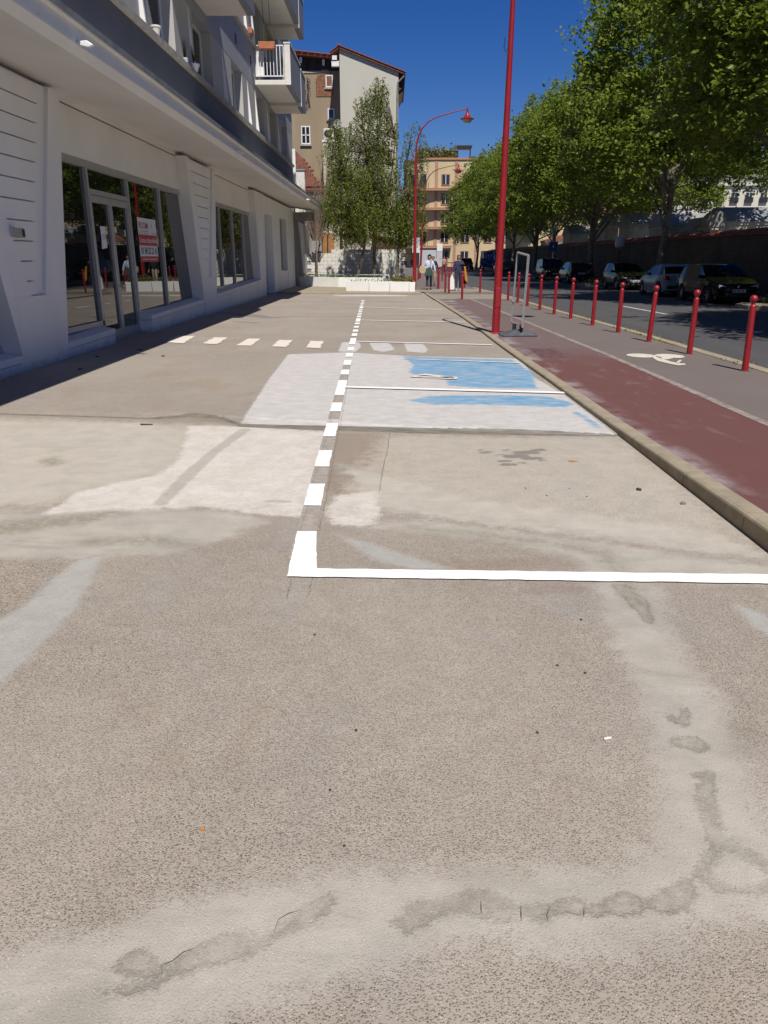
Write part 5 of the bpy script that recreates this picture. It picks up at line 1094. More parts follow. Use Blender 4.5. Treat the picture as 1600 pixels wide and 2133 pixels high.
# tomb houses just behind the wall
def tomb(x, y, w, d, h, roof, label, roofmat='tomb_roof'):
    o = thing('tomb', label, 'tomb', (x, y, 0), R.uniform(-.05, .05)); MB().box(0, w, 0, d, 0, h).build('body', 'tomb', o, bevel=.02)
    MB().box(-.06, w+.06, -.06, d+.06, h+.001, h+.14).build('cornice', 'tomb', o)
    if roof == 'gable': MB().prism([(-.12, h+.142), (w+.12, h+.142), (w+.12, h+.2), (w/2, h+.95), (-.12, h+.2)], 'y', -.1, d+.1).build('roof', roofmat, o)
    elif roof == 'barrel':
        p = [(-.12, h+.142), (w+.12, h+.142)]+[(w/2+(w/2+.12)*math.cos(a), h+.18+.75*math.sin(a)) for a in [math.pi*i/8 for i in range(9)]]
        MB().prism([(q_[0], q_[1]) for q_ in p], 'y', -.1, d+.1).build('roof', roofmat, o, smooth=True)
    elif roof == 'side':
        MB().prism([(-.12, h+.142), (d+.12, h+.142), (d+.12, h+.2), (d*.7, h+.95), (d*.3, h+.95), (-.12, h+.2)], 'x', -.1, w+.1).build('roof', roofmat, o)
    elif roof == 'cross':
        MB().box(w/2-.08, w/2+.08, d/2-.06, d/2+.06, h+.142, h+1.1).box(w/2-.35, w/2+.35, d/2-.05, d/2+.05, h+.7, h+.85).build('cross', 'tomb_roof', o)
    return o
tomb(18.6, 45, 3.1, 2.2, 3.35, 'side', 'pale tomb with ribbed grey zinc roof above the wall behind the rightmost car', 'zinc')
tomb(17.7, 47, 1.1, 2, 2.9, 'gable', 'small dark gabled tomb between the two grey roofed tombs')
tomb(16.9, 50, 2.9, 2.4, 3.3, 'side', 'long cream tomb with grey roof right of the near plane trunk')
tomb(22.9, 47, .9, 2, 3.8, 'barrel', 'round-headed grey tomb at the right edge of the photo'); tomb(24.3, 46, .9, 2, 3.7, 'barrel', 'second round-headed dark tomb beyond the right edge')
tomb(17.0, 57, 3.4, 3, 3.7, 'side', 'broad cream tomb with pyramid grey roof seen left of the near trunk')
tomb(17.1, 64, 1.1, 2, 3.9, 'gable', 'narrow dark tomb pillar behind the wall right of the blue sign'); tomb(17, 76, 4.2, 3, 3.6, 'side', 'white tomb with grey hipped roof behind the middle of the wall'); tomb(17.1, 88, 5, 3, 3.2, 'gable', 'salmon roofed tomb behind the far part of the wall', 'tile_dark')
tomb(21.2, 47, .5, .5, 3.3, 'cross', 'stone cross monument between grey tombs'); tomb(16.9, 42.5, .7, .9, 3.0, 'barrel', 'dark round-topped tomb behind the coping near the right trunk')
# white stone building far behind
hb_ = thing('stone_building', 'pale stone apartment building with tall windows far behind the cemetery', 'building', (45, 145, 0))
MB().box(-6, 40, 0, 14, 0, 14.2).build('wall', 'haus', hb_); MB().prism([(-6, 14.2), (40, 14.2), (38.5, 18), (-4.5, 18)], 'y', 1, 13).build('roof', 'slate', hb_)
MB().box(-6.2, 40.2, -.4, 0, 13.7, 14.19).build('cornice', 'haus', hb_); MB().box(-6.1, 40.1, -.25, -.001, 4.3, 4.55).build('string_course', 'tomb', hb_)
wm = MB().box(-.55, .55, -.06, -.01, 0, 2.1).mesh('window', 'glass_up'); bm_ = MB().box(-.7, .7, -.35, -.061, -.12, .75).mesh('balcony_grille', 'iron'); fm_ = MB().box(-.04, .04, -.09, -.062, .0, 2.1).box(-.55, .55, -.09, -.062, 1.55, 1.62).mesh('window_bar', 'pvc')
for r in range(4):
    for c in range(17):
        w = meshobj('window', wm, hb_, (-4.6+c*2.6, 0, 1.6+r*3.15)); meshobj('balcony_grille', bm_, w); meshobj('window_bar', fm_, w)
for k in range(6): MB().box(-3+k*7, -1.8+k*7, 4, 6, 17.5, 20).build('chimney', 'tile_dark', hb_)
gb = thing('grey_building', 'grey shaded apartment building seen through the leaves left of the stone one', 'building', (36, 158, 0))
MB().box(-12, 8.5, 0, 12, 0, 15).build('wall', 'sign_grey', gb)
for r in range(4):
    for c in range(8): w = meshobj('window', wm, gb, (-10+c*2.4, 0, 1.6+r*3.3)); meshobj('window_bar', fm_, w)
yb2 = thing('low_yellow_house', 'low yellow house seen under the leaves beyond the far wall', 'house', (22, 110, 0)); MB().box(-5, 14, 0, 8, 0, 7).build('wall', 'yellow', yb2); MB().prism([(-.4, 7), (8.4, 7), (4, 9.5)], 'x', -5.3, 14.3).build('roof', 'tile_dark', yb2)
for c in range(5): meshobj('window', wm, yb2, (-3+c*3.4, 0, 3.6))
# red street barrier far away
rb = thing('street_barrier', 'low red metal barrier across the far pavement near the yellow building', 'barrier', (5.2, 95, .04))
MB().tube([(0, 0, 0), (0, 0, 1.), (4.2, 0, 1.), (4.2, 0, 0)], .05, 6).build('frame', 'red', rb); MB().tube([(0, 0, .5), (4.2, 0, .5)], .035, 6).build('rail', 'red', rb)
for k in range(5): MB().tube([(.7+k*.7, 0, .5), (.7+k*.7, 0, 1.)], .03, 5).build('upright', 'red', rb)

# street-side block behind the camera's right, closing the reflections: nothing invented inside the frame
# ------------------------------------------------------------------ weeds along the kerbs
rs = np.random.RandomState(8); P = []
for (y0, y1, n) in ((11.2, 12.4, 120), (14.2, 18.2, 900), (19.6, 22.4, 700), (24.5, 27.5, 250)):
    yy = rs.uniform(y0, y1, n); P.append(np.stack([[kerb2_x(v)-.02+.26*((i % 2)) for i, v in enumerate(yy)]+rs.normal(0, .025, n), yy, .03+np.abs(rs.normal(0, .018, n))], 1))
o = leafcloud('kerb_weeds', 'leaf_dry', np.concatenate(P), .03, seed=4); tag(o, 'low green and straw weeds growing along the road kerb', 'weeds')
rs = np.random.RandomState(9); n = 900
P = np.stack([rs.normal(13.3, .35, n), rs.normal(49.8, .7, n), .05+np.abs(rs.normal(0, .13, n))], 1)
o = leafcloud('build_out_weeds', 'leaf_dry', P, .10, seed=4); tag(o, 'straw coloured weeds on the kerb build-out behind the estate car', 'weeds')
n = 500; P = np.stack([rs.normal(13.9, .3, n), rs.normal(27.9, .4, n), .05+np.abs(rs.normal(0, .12, n))], 1)
o = leafcloud('tree_pit_weeds', 'leaf_bright', P, .07, seed=5); tag(o, 'green weeds beside the pale kerb stone in front of the rightmost car', 'weeds')
# ------------------------------------------------------------------ trees
def unit(rs, n):
    v = rs.normal(size=(n, 3)); return v/np.linalg.norm(v, axis=1)[:, None]
def crown_points(seed, ax, cz, ncl, nleaf, sig, top=0, low=-.75):
    rs = np.random.RandomState(seed)
    u = unit(rs, ncl*2); u = u[u[:, 2] > low][:ncl]
    k = np.array([1+.34*mnoise.noise(Vector((a*1.7+seed*3.1, b*1.7, c*1.7)))+.22*mnoise.noise(Vector((a*4.1, b*4.1+seed*1.7, c*4.1))) for a, b, c in u])
    r = (.42+.58*rs.rand(len(u))**.45)*k
    c = u*r[:, None]*np.array(ax); c[:, 2] += cz
    # upright shoots that break the outline at the top
    if top:
        th = rs.uniform(0, 6.28, top); rr = np.sqrt(rs.rand(top))*ax[0]*.8
        zt = cz+ax[2]*np.sqrt(np.clip(1-(rr/ax[0])**2, 0, 1))
        for i in range(top):
            for q in np.linspace(-.6, rs.uniform(.4, 1.3), 6): c = np.vstack([c, [rr[i]*math.cos(th[i])+.12*q, rr[i]*math.sin(th[i]), zt[i]+q]])
    n = len(c); reps = rs.poisson(nleaf, n)+4
    P = np.repeat(c, reps, 0)
    s = np.repeat(rs.uniform(.6, 1.35, n)*sig, reps)[:, None]
    P = P+rs.normal(size=P.shape)*s*np.array([1, 1, .6])
    return P, c
crown_variants = []
for sd in (1, 2):
    P, c = crown_points(sd, (5.6, 5.6, 5.4), 8.3, 1200, 38, .31, top=30)
    keep = P[:, 2] > 3.1+.5*np.sin(P[:, 0]*1.7)*np.cos(P[:, 1]*1.3)
    if sd == 1: high_crown = leafcloud('plane_crown_high', 'leaf', P[P[:, 2] > 5.0+.7*np.sin(P[:, 0]*.9+1)*np.cos(P[:, 1]*.8)+.25*(P[:, 0] < -2.5)], .178, False, seed=5)
    crown_variants.append((leafcloud('plane_crown_%d' % sd, 'leaf', P[keep], .178, False, seed=sd), c))
def limbs(c, n, seed, r0, h, zs, name, mat, parent, tr=1.):
    rs = np.random.RandomState(seed); mb = MB()
    for i in rs.choice(len(c), n, replace=False):
        e = Vector(c[i]); z = rs.uniform(*zs); b = Vector((0, 0, min(z, e.z-.5))); m = b.lerp(e, .5)+Vector((0, 0, .35))
        L = (e-b).length; q = r0*rs.uniform(.28, .5)
        mb.tube([b, b.lerp(m, .5)+Vector((rs.normal()*.1, rs.normal()*.1, .05)), m, e], [q, q*.75, q*.5, .012], 6)
    return mb.build(name, mat, parent, smooth=True)
def trunk_mesh(h, r, seed):
    rs = np.random.RandomState(seed); p = []; rr = []
    for i in range(12):
        z = h*i/11; p.append((.10*math.sin(i*.9+seed), .10*math.cos(i*.7+seed)-.1, z)); rr.append(r*(1.35 if i == 0 else 1-.75*i/11)*(1+.06*rs.normal()))
    return MB().tube(p, rr, 12)
pt = []
for v, (me_, c) in enumerate(crown_variants):
    o = thing('plane_tree', '', 'tree'); trunk_mesh(11, .2, v).build('trunk', 'bark', o, smooth=True)
    limbs(c, 34, v+3, .22, 11, (2.6, 8.5), 'limbs', 'bark', o)
    meshobj('crown', me_, o, kind='stuff'); pt.append(o)
TR = [(14.7, 28.6, 0, .6, 1.06, 'nearest plane tree, its crown filling the upper right corner above the wall'), (14.6, 43, 1, 2.2, 1.06, 'plane tree with a visible peeling trunk between the silver car and the second black car'),
      (14.6, 57.5, 0, 4.0, 1.0, 'third plane tree of the row, its trunk by the round parking meter'), (14.7, 72, 1, .3, 1.0, 'fourth plane tree of the row, its trunk beside the blue sign'), (14.5, 80, 0, 1.4, .94, 'fifth plane tree of the row just right of the blue sign'),
      (14.4, 93, 1, 3.4, .97, 'sixth plane tree of the row above the grey saloon'), (14.2, 106, 0, 5.2, .97, 'seventh plane tree of the row above the blue van'), (12.9, 119, 1, 1.9, .92, 'farthest plane tree, in front of the yellow wall'),
      (14.6, 14.5, 1, 5.0, 1.0, 'plane tree just outside the frame whose shade falls on the road'), (21.5, 64, 0, 2.8, .95, 'tree behind the cemetery wall between the row trees')]
for i, (x, y, v, rz, s, lab) in enumerate(TR):
    first = (i == 0 and v == 0) or (i == 1 and v == 1)
    o = pt[v] if first else copy_tree(pt[v])
    o.location = (x, y, 0); o.rotation_euler = (0, 0, rz); o.scale = (s, s, s*(1+.05*math.sin(i*2.3)))
    if i in (0, 8):
        for c_ in o.children:
            if c_.name.startswith('crown'): c_.data = high_crown
    tag(o, lab, 'tree', 'plane trees along the far side of the road')

# weeping birches behind the planters
def birch(name, label, base, stems, env, nstr, seed, size=.085, right=False):
    rs = np.random.RandomState(seed); o = thing(name, label, 'tree', (base[0]*.962, base[1]*.962, .07)); o.scale = (.962,)*3
    mb = MB(); ends = []
    for pts in stems:
        n = len(pts); mb.tube(pts, [max(.02, pts_r) for pts_r in np.linspace(.11, .015, n)], 8); ends.append([Vector(p) for p in pts])
    mb.build('trunk', 'birchbark', o, smooth=True)
    P = []; tw = MB()
    for k in range(nstr):
        while True:
            u = rs.uniform(-1, 1, 3)
            if (u**2).sum() <= 1: break
        e = env[rs.choice(len(env), p=np.array([q[6] for q in env])/sum(q[6] for q in env))]
        c = Vector((e[0]+u[0]*e[3], e[1]+u[1]*e[4], e[2]+u[2]*e[5]))
        st = ends[rs.randint(len(ends))]; a = min(st[1:], key=lambda p: (p-c).length+max(0, p.z-c.z)*1.5)
        if rs.rand() < .30: tw.tube([a, a.lerp(c, .5)+Vector((0, 0, .3)), c], [.018, .012, .006], 4, cap=False)
        L = rs.uniform(.35, 1.15); dx = rs.normal()*.12; dy = rs.normal()*.12
        m = int(L*rs.uniform(22, 34))
        for j in range(m):
            f = j/m; P.append((c.x+dx*f+rs.normal()*.05, c.y+dy*f+rs.normal()*.05, c.z+.12-L*f*f-.15*f))
    tw.build('twigs', 'birchbark', o)
    leafcloud('crown', 'leaf_birch', np.array(P), size, o, seed=seed, up=-.3)
    return o
birch('birch_tree', 'slender weeping birch with a leaning dark trunk behind the left planters', (-2.05, 46.6, 0),
      [[(0, 0, 0), (.2, 0, 1.0), (.48, 0, 2.1), (.62, .1, 3.4), (.55, .2, 5.2), (.5, .2, 7.2)], [(.5, 0, 2.2), (-.1, .2, 4.0), (-.7, .3, 6.0), (-1.0, .2, 8.0)], [(.5, 0, 2.2), (-.5, -.2, 3.4), (-1.1, -.2, 5.4)]],
      [(-.35, .1, 4.6, 1.65, 1.3, 2.1, 5.5), (-.8, .1, 7.2, 1.0, .9, 1.7, 2.0), (.4, .1, 3.7, 1.4, 1.2, 1.2, 2.0)], 1200, 21)
birch('birch_tree', 'tallest weeping birch, its thin top against the beige gable', (-1.0, 47.2, 0),
      [[(0, 0, 0), (.02, 0, 1.6), (.08, 0, 3.2), (.2, .05, 5.0), (.28, .1, 7.2), (.22, .1, 9.4), (.3, .1, 11.0)], [(.08, 0, 3.2), (.7, .1, 4.6), (1.1, .1, 6.6), (1.25, .1, 8.0)], [(.2, 0, 5), (-.4, 0, 7), (-.7, 0, 9.6)]],
      [(.1, .1, 5.4, 1.6, 1.2, 2.6, 4.6), (.0, .1, 8.2, 1.5, 1.0, 1.4, 2.3), (-.2, .1, 9.7, .95, .8, .9, .7), (.35, .1, 10.3, .6, .6, .9, .5), (1.0, .1, 3.8, 1.1, 1, 1.3, 1.9)], 1250, 22)
birch('birch_tree', 'sparse birch branches hanging to the right of the gable against the sky', (.35, 47.6, 0),
      [[(0, 0, 0), (.1, 0, 2), (.3, 0, 4.5), (.6, 0, 7.0), (.9, 0, 8.8)], [(.3, 0, 4.5), (.9, 0, 5.5), (1.5, 0, 7.0)], [(.1, 0, 2), (.8, 0, 3.4), (1.3, 0, 4.6)]],
      [(.8, 0, 4.4, 1.0, .8, 2.1, 2.4), (.9, 0, 7.4, .9, .7, 1.6, .8), (.3, 0, 3.4, .9, .8, 1.1, 1.2)], 430, 23)
sh = thing('bright_shrub', 'bright green shrub leaning over the orange board fence', 'shrub', (-4.4, 50.8, 0))
MB().tube([(-.3, 0, 0), (-.2, 0, 2.2), (0, 0, 3.8)], [.05, .04, .02], 6).tube([(-.2, 0, 2.2), (.4, 0, 3.4)], [.03, .01], 5).build('stem', 'birchbark', sh)
rs = np.random.RandomState(31); c = unit(rs, 90)*np.array([.8, .6, .65])*(.4+.6*rs.rand(90, 1))+np.array([.05, 0, 4.0]); P = np.repeat(c, 45, 0); P = P+rs.normal(size=P.shape)*.12
leafcloud('foliage', 'leaf_bright', P, .10, sh, seed=31)
def bare(x, y, z0, z1, w, label, seed, n=60, leafy=0):
    rs = np.random.RandomState(seed); o = thing('bare_shrub', label, 'shrub', (x, y, 0)); mb = MB(); tips = []
    for k in range(n):
        a = rs.normal()*w; b = rs.normal()*.3; s = rs.uniform(z0, (z0+z1)/2); e = rs.uniform(s+.4, z1)
        mb.tube([(a*.2, 0, z0-.6), (a*.55, b*.5, s), (a, b, e)], [.022, .014, .005], 4, cap=False)
        for q in range(3): f = rs.rand(); mb.tube([(a*(.55+.45*f), b*f, s+(e-s)*f), (a*(.55+.45*f)+rs.normal()*.25, b, s+(e-s)*f+rs.uniform(.1, .5))], [.009, .004], 3, cap=False); tips.append((a*(.55+.45*f), b, s+(e-s)*f+.3))
    mb.tube([(0, 0, 0), (0, 0, z0)], [.06, .04], 6); mb.build('branches', 'twig', o)
    if leafy: P = np.repeat(np.array(tips), leafy, 0)+rs.normal(size=(len(tips)*leafy, 3))*.12; leafcloud('buds', 'leaf_dry', P, .07, o, seed=seed)
    return o
bare(-4.6, 49.2, 3.2, 6.2, .55, 'tangle of dry brown twigs under the tiled roof beside the canopy end', 41, 110)
bare(-4.2, 53.6, 4.5, 9.2, .5, 'thin bare sapling with a few leaves in front of the brown house', 42, 26, 4)
bare(-2.6, 52.6, 3.0, 8.4, .55, 'leafless reddish shrub between the annexe and the birches', 43, 36, 3)
# ------------------------------------------------------------------ parked cars
def car(name, label, x, y, facing, paint, L=4.0, Wd=1.72, H=1.45, kind='hatch', z=-.09, plate=True, rz=0.):
    """local: nose at y=0 pointing to -Y, tail at y=L"""
    o = thing(name, label, 'car', (x, y, z), 0)
    wb0, wb1 = .78, L-.72; wr = .315
    hw = Wd/2
    if kind == 'hatch': roofp = [(0, .52), (.04, .66), (.18, .76), (.95, .95), (1.15, .98), (1.85, H-.06), (2.1, H-.02), (2.6, H), (3.2, H-.03), (L-.42, H-.12), (L-.20, 1.02), (L-.06, .92), (L, .62)]
    elif kind == 'sedan': roofp = [(0, .50), (.05, .64), (.2, .74), (1.1, .93), (1.3, .96), (2.05, H-.06), (2.4, H), (3.0, H-.02), (3.3, H-.07), (L-.75, 1.02), (L-.5, 1.0), (L-.06, .95), (L, .62)]
    elif kind == 'estate': roofp = [(0, .50), (.05, .64), (.2, .74), (1.1, .93), (1.3, .96), (2.0, H-.06), (2.4, H), (3.2, H-.01), (L-.5, H-.04), (L-.32, H-.14), (L-.12, 1.0), (L-.03, .9), (L, .62)]
    else: roofp = [(0, .6), (.05, .85), (.4, 1.05), (.9, 1.15), (1.0, 1.18), (1.6, H-.1), (1.8, H-.02), (2.6, H), (3.2, H), (L-.2, H-.02), (L-.06, H-.1), (L-.02, .9), (L, .6)]
    ys = sorted(set([round(v, 3) for v in list(np.linspace(0, L, 41))]+[round(p[0], 3) for p in roofp]))
    beltz = lambda t: np.interp(t, [0, .2, 1.0, 2.0, L-.6, L-.1, L], [.60, .70, .90, .93, .98, .94, .70])
    def top(t): return float(np.interp(t, [p[0] for p in roofp], [p[1] for p in roofp]))
    def plan(t): return float(np.interp(t, [0, .08, .3, .8, 1.6, L-.8, L-.25, L-.06, L], [.74, .84, .93, .985, 1, 1, .95, .88, .80]))
    def bot(t):
        b = float(np.interp(t, [0, .25, L-.25, L], [.26, .19, .21, .30]))
        for c_ in (wb0, wb1):
            d = abs(t-c_)
            if d < wr+.05: b = max(b, wr-.0+math.sqrt(max(0, (wr+.05)**2-d*d)))
        return b
    rings = []
    for t_ in ys:
        w = hw*plan(t_); zt = top(t_); zb = bot(t_); bz = min(beltz(t_), zt-.02)
        g = max(0, (zt-bz)/(H-.93)); wt = w*(1-.20*min(1, g))        # tumblehome
        rings.append([(w*.90, min(zb, bz-.05)-.02), (w*.985, min(zb, bz-.05)), (w, max(min(zb, bz-.05)+.01, .52)), (w*.985, max(.60, bz-.10) if bz > .7 else bz-.01), (w*.955, bz), ((w*.955+wt)/2, (bz+zt-.05*g)/2), (wt, zt-.055*min(1, g)), (wt*.80, zt-.012), (0, zt)])
    nr = len(rings[0]); verts = []
    for t_, r in zip(ys, rings):
        verts += [(a, t_, b) for a, b in r]+[(-a, t_, b) for a, b in r[:-1]][::-1]
    m = 2*nr-1
    body = MB(); glassf = {'windscreen': [], 'rear_window': [], 'side_window': [], 'side_window2': []}
    tw0 = roofp[4][0]; tw1 = roofp[5][0]; tr0 = roofp[9][0]; tr1 = roofp[10][0]
    faces = []
    for i in range(len(ys)-1):
        a_, b_ = ys[i], ys[i+1]; mid = (a_+b_)/2
        for k in range(m-1):
            f = (i*m+k, (i+1)*m+k, (i+1)*m+k+1, i*m+k+1)
            side = k in (4, 5) or k in (m-2-4, m-2-5)
            topc = 6 <= k <= m-2-6
            if topc and tw0 < mid < tw1: glassf['windscreen'].append(f)
            elif topc and tr0 < mid < tr1: glassf['rear_window'].append(f)
            elif side and tw0+.30 < mid < tr0+.0 and abs(mid-(tw1+.9)) > .05:
                glassf['side_window' if k in (4, 5) else 'side_window2'].append(f)
            else: faces.append(f)
    faces.append(tuple(range(m))); faces.append(tuple(range((len(ys)-1)*m, len(ys)*m))[::-1])
    body.add(verts, faces); body.build('body', paint, o, smooth=True)
    for nm, fs in glassf.items():
        if not fs: continue
        used = sorted({i for f in fs for i in f}); mp = {u: j for j, u in enumerate(used)}
        MB().add([verts[u] for u in used], [tuple(mp[i] for i in f) for f in fs]).build(nm.rstrip('2'), 'glass_car', o)
    MB().box(-hw*.9, hw*.9, .15, L-.15, .20, .30).build('underbody', 'blacktrim', o)
    for c_ in (wb0, wb1):
        for s in (-1, 1):
            MB().lathe([(wr+.05, -.02), (wr+.05, .0), (wr+.02, .0)], c=(s*(hw-.12), c_, wr), n=20, axis='x').build('wheel_arch', 'blacktrim', o)
            w = MB().lathe([(wr*.6, -.10), (wr*.96, -.10), (wr, -.07), (wr, .07), (wr*.96, .10), (wr*.66, .10), (wr*.62, .06)] if s > 0 else [(wr*.6, .10), (wr*.96, .10), (wr, .07), (wr, -.07), (wr*.96, -.10), (wr*.66, -.10), (wr*.62, -.06)], c=(s*(hw-.105), c_, wr), n=22, axis='x').build('wheel', 'tyre', o, smooth=True)
            rim = MB()
            rim.lathe([(.05, 0), (.05, s*.02)], c=(s*(hw-.05), c_, wr), n=10, axis='x')
            for q in range(7):
                a = q*2*math.pi/7; dy, dz = math.cos(a), math.sin(a)
                rim.add([(s*(hw-.04), c_+dy*.04-dz*.02, wr+dz*.04+dy*.02), (s*(hw-.04), c_+dy*.04+dz*.02, wr+dz*.04-dy*.02), (s*(hw-.03), c_+dy*.2+dz*.03, wr+dz*.2-dy*.03), (s*(hw-.03), c_+dy*.2-dz*.03, wr+dz*.2+dy*.03)], [(0, 1, 2, 3)])
            rim.build('rim', 'rim', w)
    for s in (-1, 1):
        # lights hug the corners
        a = hw*.50; b = hw*.84
        if kind != 'van':
            MB().prism([(s*a, .66), (s*b, .72), (s*b*.99, .60), (s*a*1.02, .56)], 'y', .02, .3).build('headlight', 'headlight', o, bevel=.01).location = (0, .02, 0)
        MB().prism([(s*hw*.66, .74), (s*hw*.90, .70), (s*hw*.90, .98), (s*hw*.74, 1.0)] if kind != 'hatch' else [(s*hw*.60, .72), (s*hw*.92, .76), (s*hw*.93, .93), (s*hw*.72, .92)], 'y', L-.22, L-.02).build('tail_light', 'taillight', o, bevel=.01)
        mi = MB().box(s*hw*.93 if s > 0 else s*hw*.93-.16, s*hw*.93+.16 if s > 0 else s*hw*.93, tw0+.30, tw0+.42, .93, 1.05).build('mirror', paint, o, bevel=.03)
        for q in (.35, 1.45): MB().box(s*(hw+.0) if s > 0 else s*hw-.012, s*hw+.012 if s > 0 else s*hw, tw0+.5+q, tw0+.62+q, .80, .83).build('door_handle', paint, o)
    MB().box(-hw*.5, hw*.5, -.022, .02, .50, .60).build('grille', 'blacktrim', o); MB().box(-hw*.62, hw*.62, -.018, .03, .28, .42).build('intake', 'blacktrim', o)
    MB().lathe([(.055, 0), (.055, -.015), (.04, -.02)], c=(0, .0, .64), n=14, axis='y').build('badge', 'chrome', o)
    for yy, d in ((-.035, 0), (L+.004, 1)):
        pz = .44 if d == 0 else .62
        p = MB().box(-.26, .26, yy, yy+.03, pz, pz+.11).build('number_plate', 'pvc', o)
        q = MB()
        for k, xx in enumerate((-.20, -.15, -.07, -.02, .03, .11, .16)): q.box(xx, xx+.034, yy-.002 if d == 0 else yy+.0301, yy-.0005 if d == 0 else yy+.032, pz+.02, pz+.09)
        q.build('plate_characters', 'iron', p); MB().box(-.26, -.23, yy-.002 if d == 0 else yy+.0301, yy-.0005 if d == 0 else yy+.032, pz, pz+.11).build('blue_strip', 'blue_sign', p)
    MB().box(-hw*.8, hw*.8, L-.03, L+.02, .36, .50).build('rear_bumper', 'blacktrim', o, bevel=.01)
    MB().tube([(-.5, tw0+.1, 1.0), (.05, tw0+.2, 1.05)], .012, 4).build('wiper', 'blacktrim', o) if kind != 'van' else None
    o.rotation_euler = (0, 0, rz+(0 if facing == 'front' else math.pi))
    return o
G_ = 'cars parked along the boundary wall'
XC = 13.17
def place(o): o['group'] = G_; return o
place(car('parked_car', 'black hatchback parked facing the camera, rightmost of the row', XC+.05, 29.75, 'front', 'car_black', 4.1, 1.80, 1.48, rz=.015))
place(car('parked_car', 'silver hatchback seen from behind next to the rightmost black car', XC-.05, 35.6, 'rear', 'car_silver', 3.85, 1.68, 1.44)).location.y = 35.3
# rear-facing cars are turned about their nose: nose at y + L
bpy.context.view_layer.update()
silver = [o for o in COL.objects if o.name == 'parked_car.001'][0]; silver.location.y = 35.35+3.85
place(car('parked_car', 'small black hatchback with pale headlights facing the camera before the silver car', XC, 42.4, 'front', 'car_black', 3.7, 1.64, 1.46))
place(car('parked_car', 'dark green estate car seen from behind by the weedy kerb build-out', XC-.05, 54.0+4.3, 'rear', 'car_green', 4.3, 1.70, 1.45, kind='estate'))
place(car('parked_car', 'tall black car facing the camera behind the green estate', XC-.05, 62.5, 'front', 'car_black', 4.4, 1.84, 1.66))
place(car('parked_car', 'brownish grey saloon seen from behind left of the tall lamp post', 12.0, 82+4.4, 'rear', 'car_grey', 4.4, 1.75, 1.42, kind='sedan'))
place(car('parked_car', 'dark car facing the camera behind the blonde woman', 10.9, 112, 'front', 'car_green', 4.4, 1.8, 1.7))
# small open-backed blue van
vn = thing('blue_van', 'blue box van with a shiny dented rear parked far down the street', 'van', (13.2, 104, -.09))
MB().box(-1.0, 1.0, 0, 3.4, .65, 2.55).build('box_body', 'car_blue', vn, bevel=.05)
for k in range(5): MB().box(-.96+k*.39, -.60+k*.39, -.03, -.001, .75, 2.4).build('door_panel', 'car_blue', vn, bevel=.015)
MB().prism([(3.45, .5), (5.2, .5), (5.3, 1.1), (4.6, 2.0), (3.45, 2.05)], 'x', -.9, .9).build('cab', 'car_blue', vn, bevel=.04)
MB().box(-1.0, 1.0, -.05, .0, .45, .62).build('bumper', 'chrome', vn)
for sx in (-.9, .9):
    for yy in (.8, 4.3): MB().lathe([(.34, -.1), (.36, -.05), (.36, .05), (.34, .1)], c=(sx, yy, .36), n=16, axis='x').build('wheel', 'tyre', vn)
# dark glimpse of a blue car left of the curved lamp
car('parked_car', 'small blue car glimpsed behind the lamp base beside the white planter', .2, 88, 'front', 'car_blue', 3.8, 1.7, 1.45)

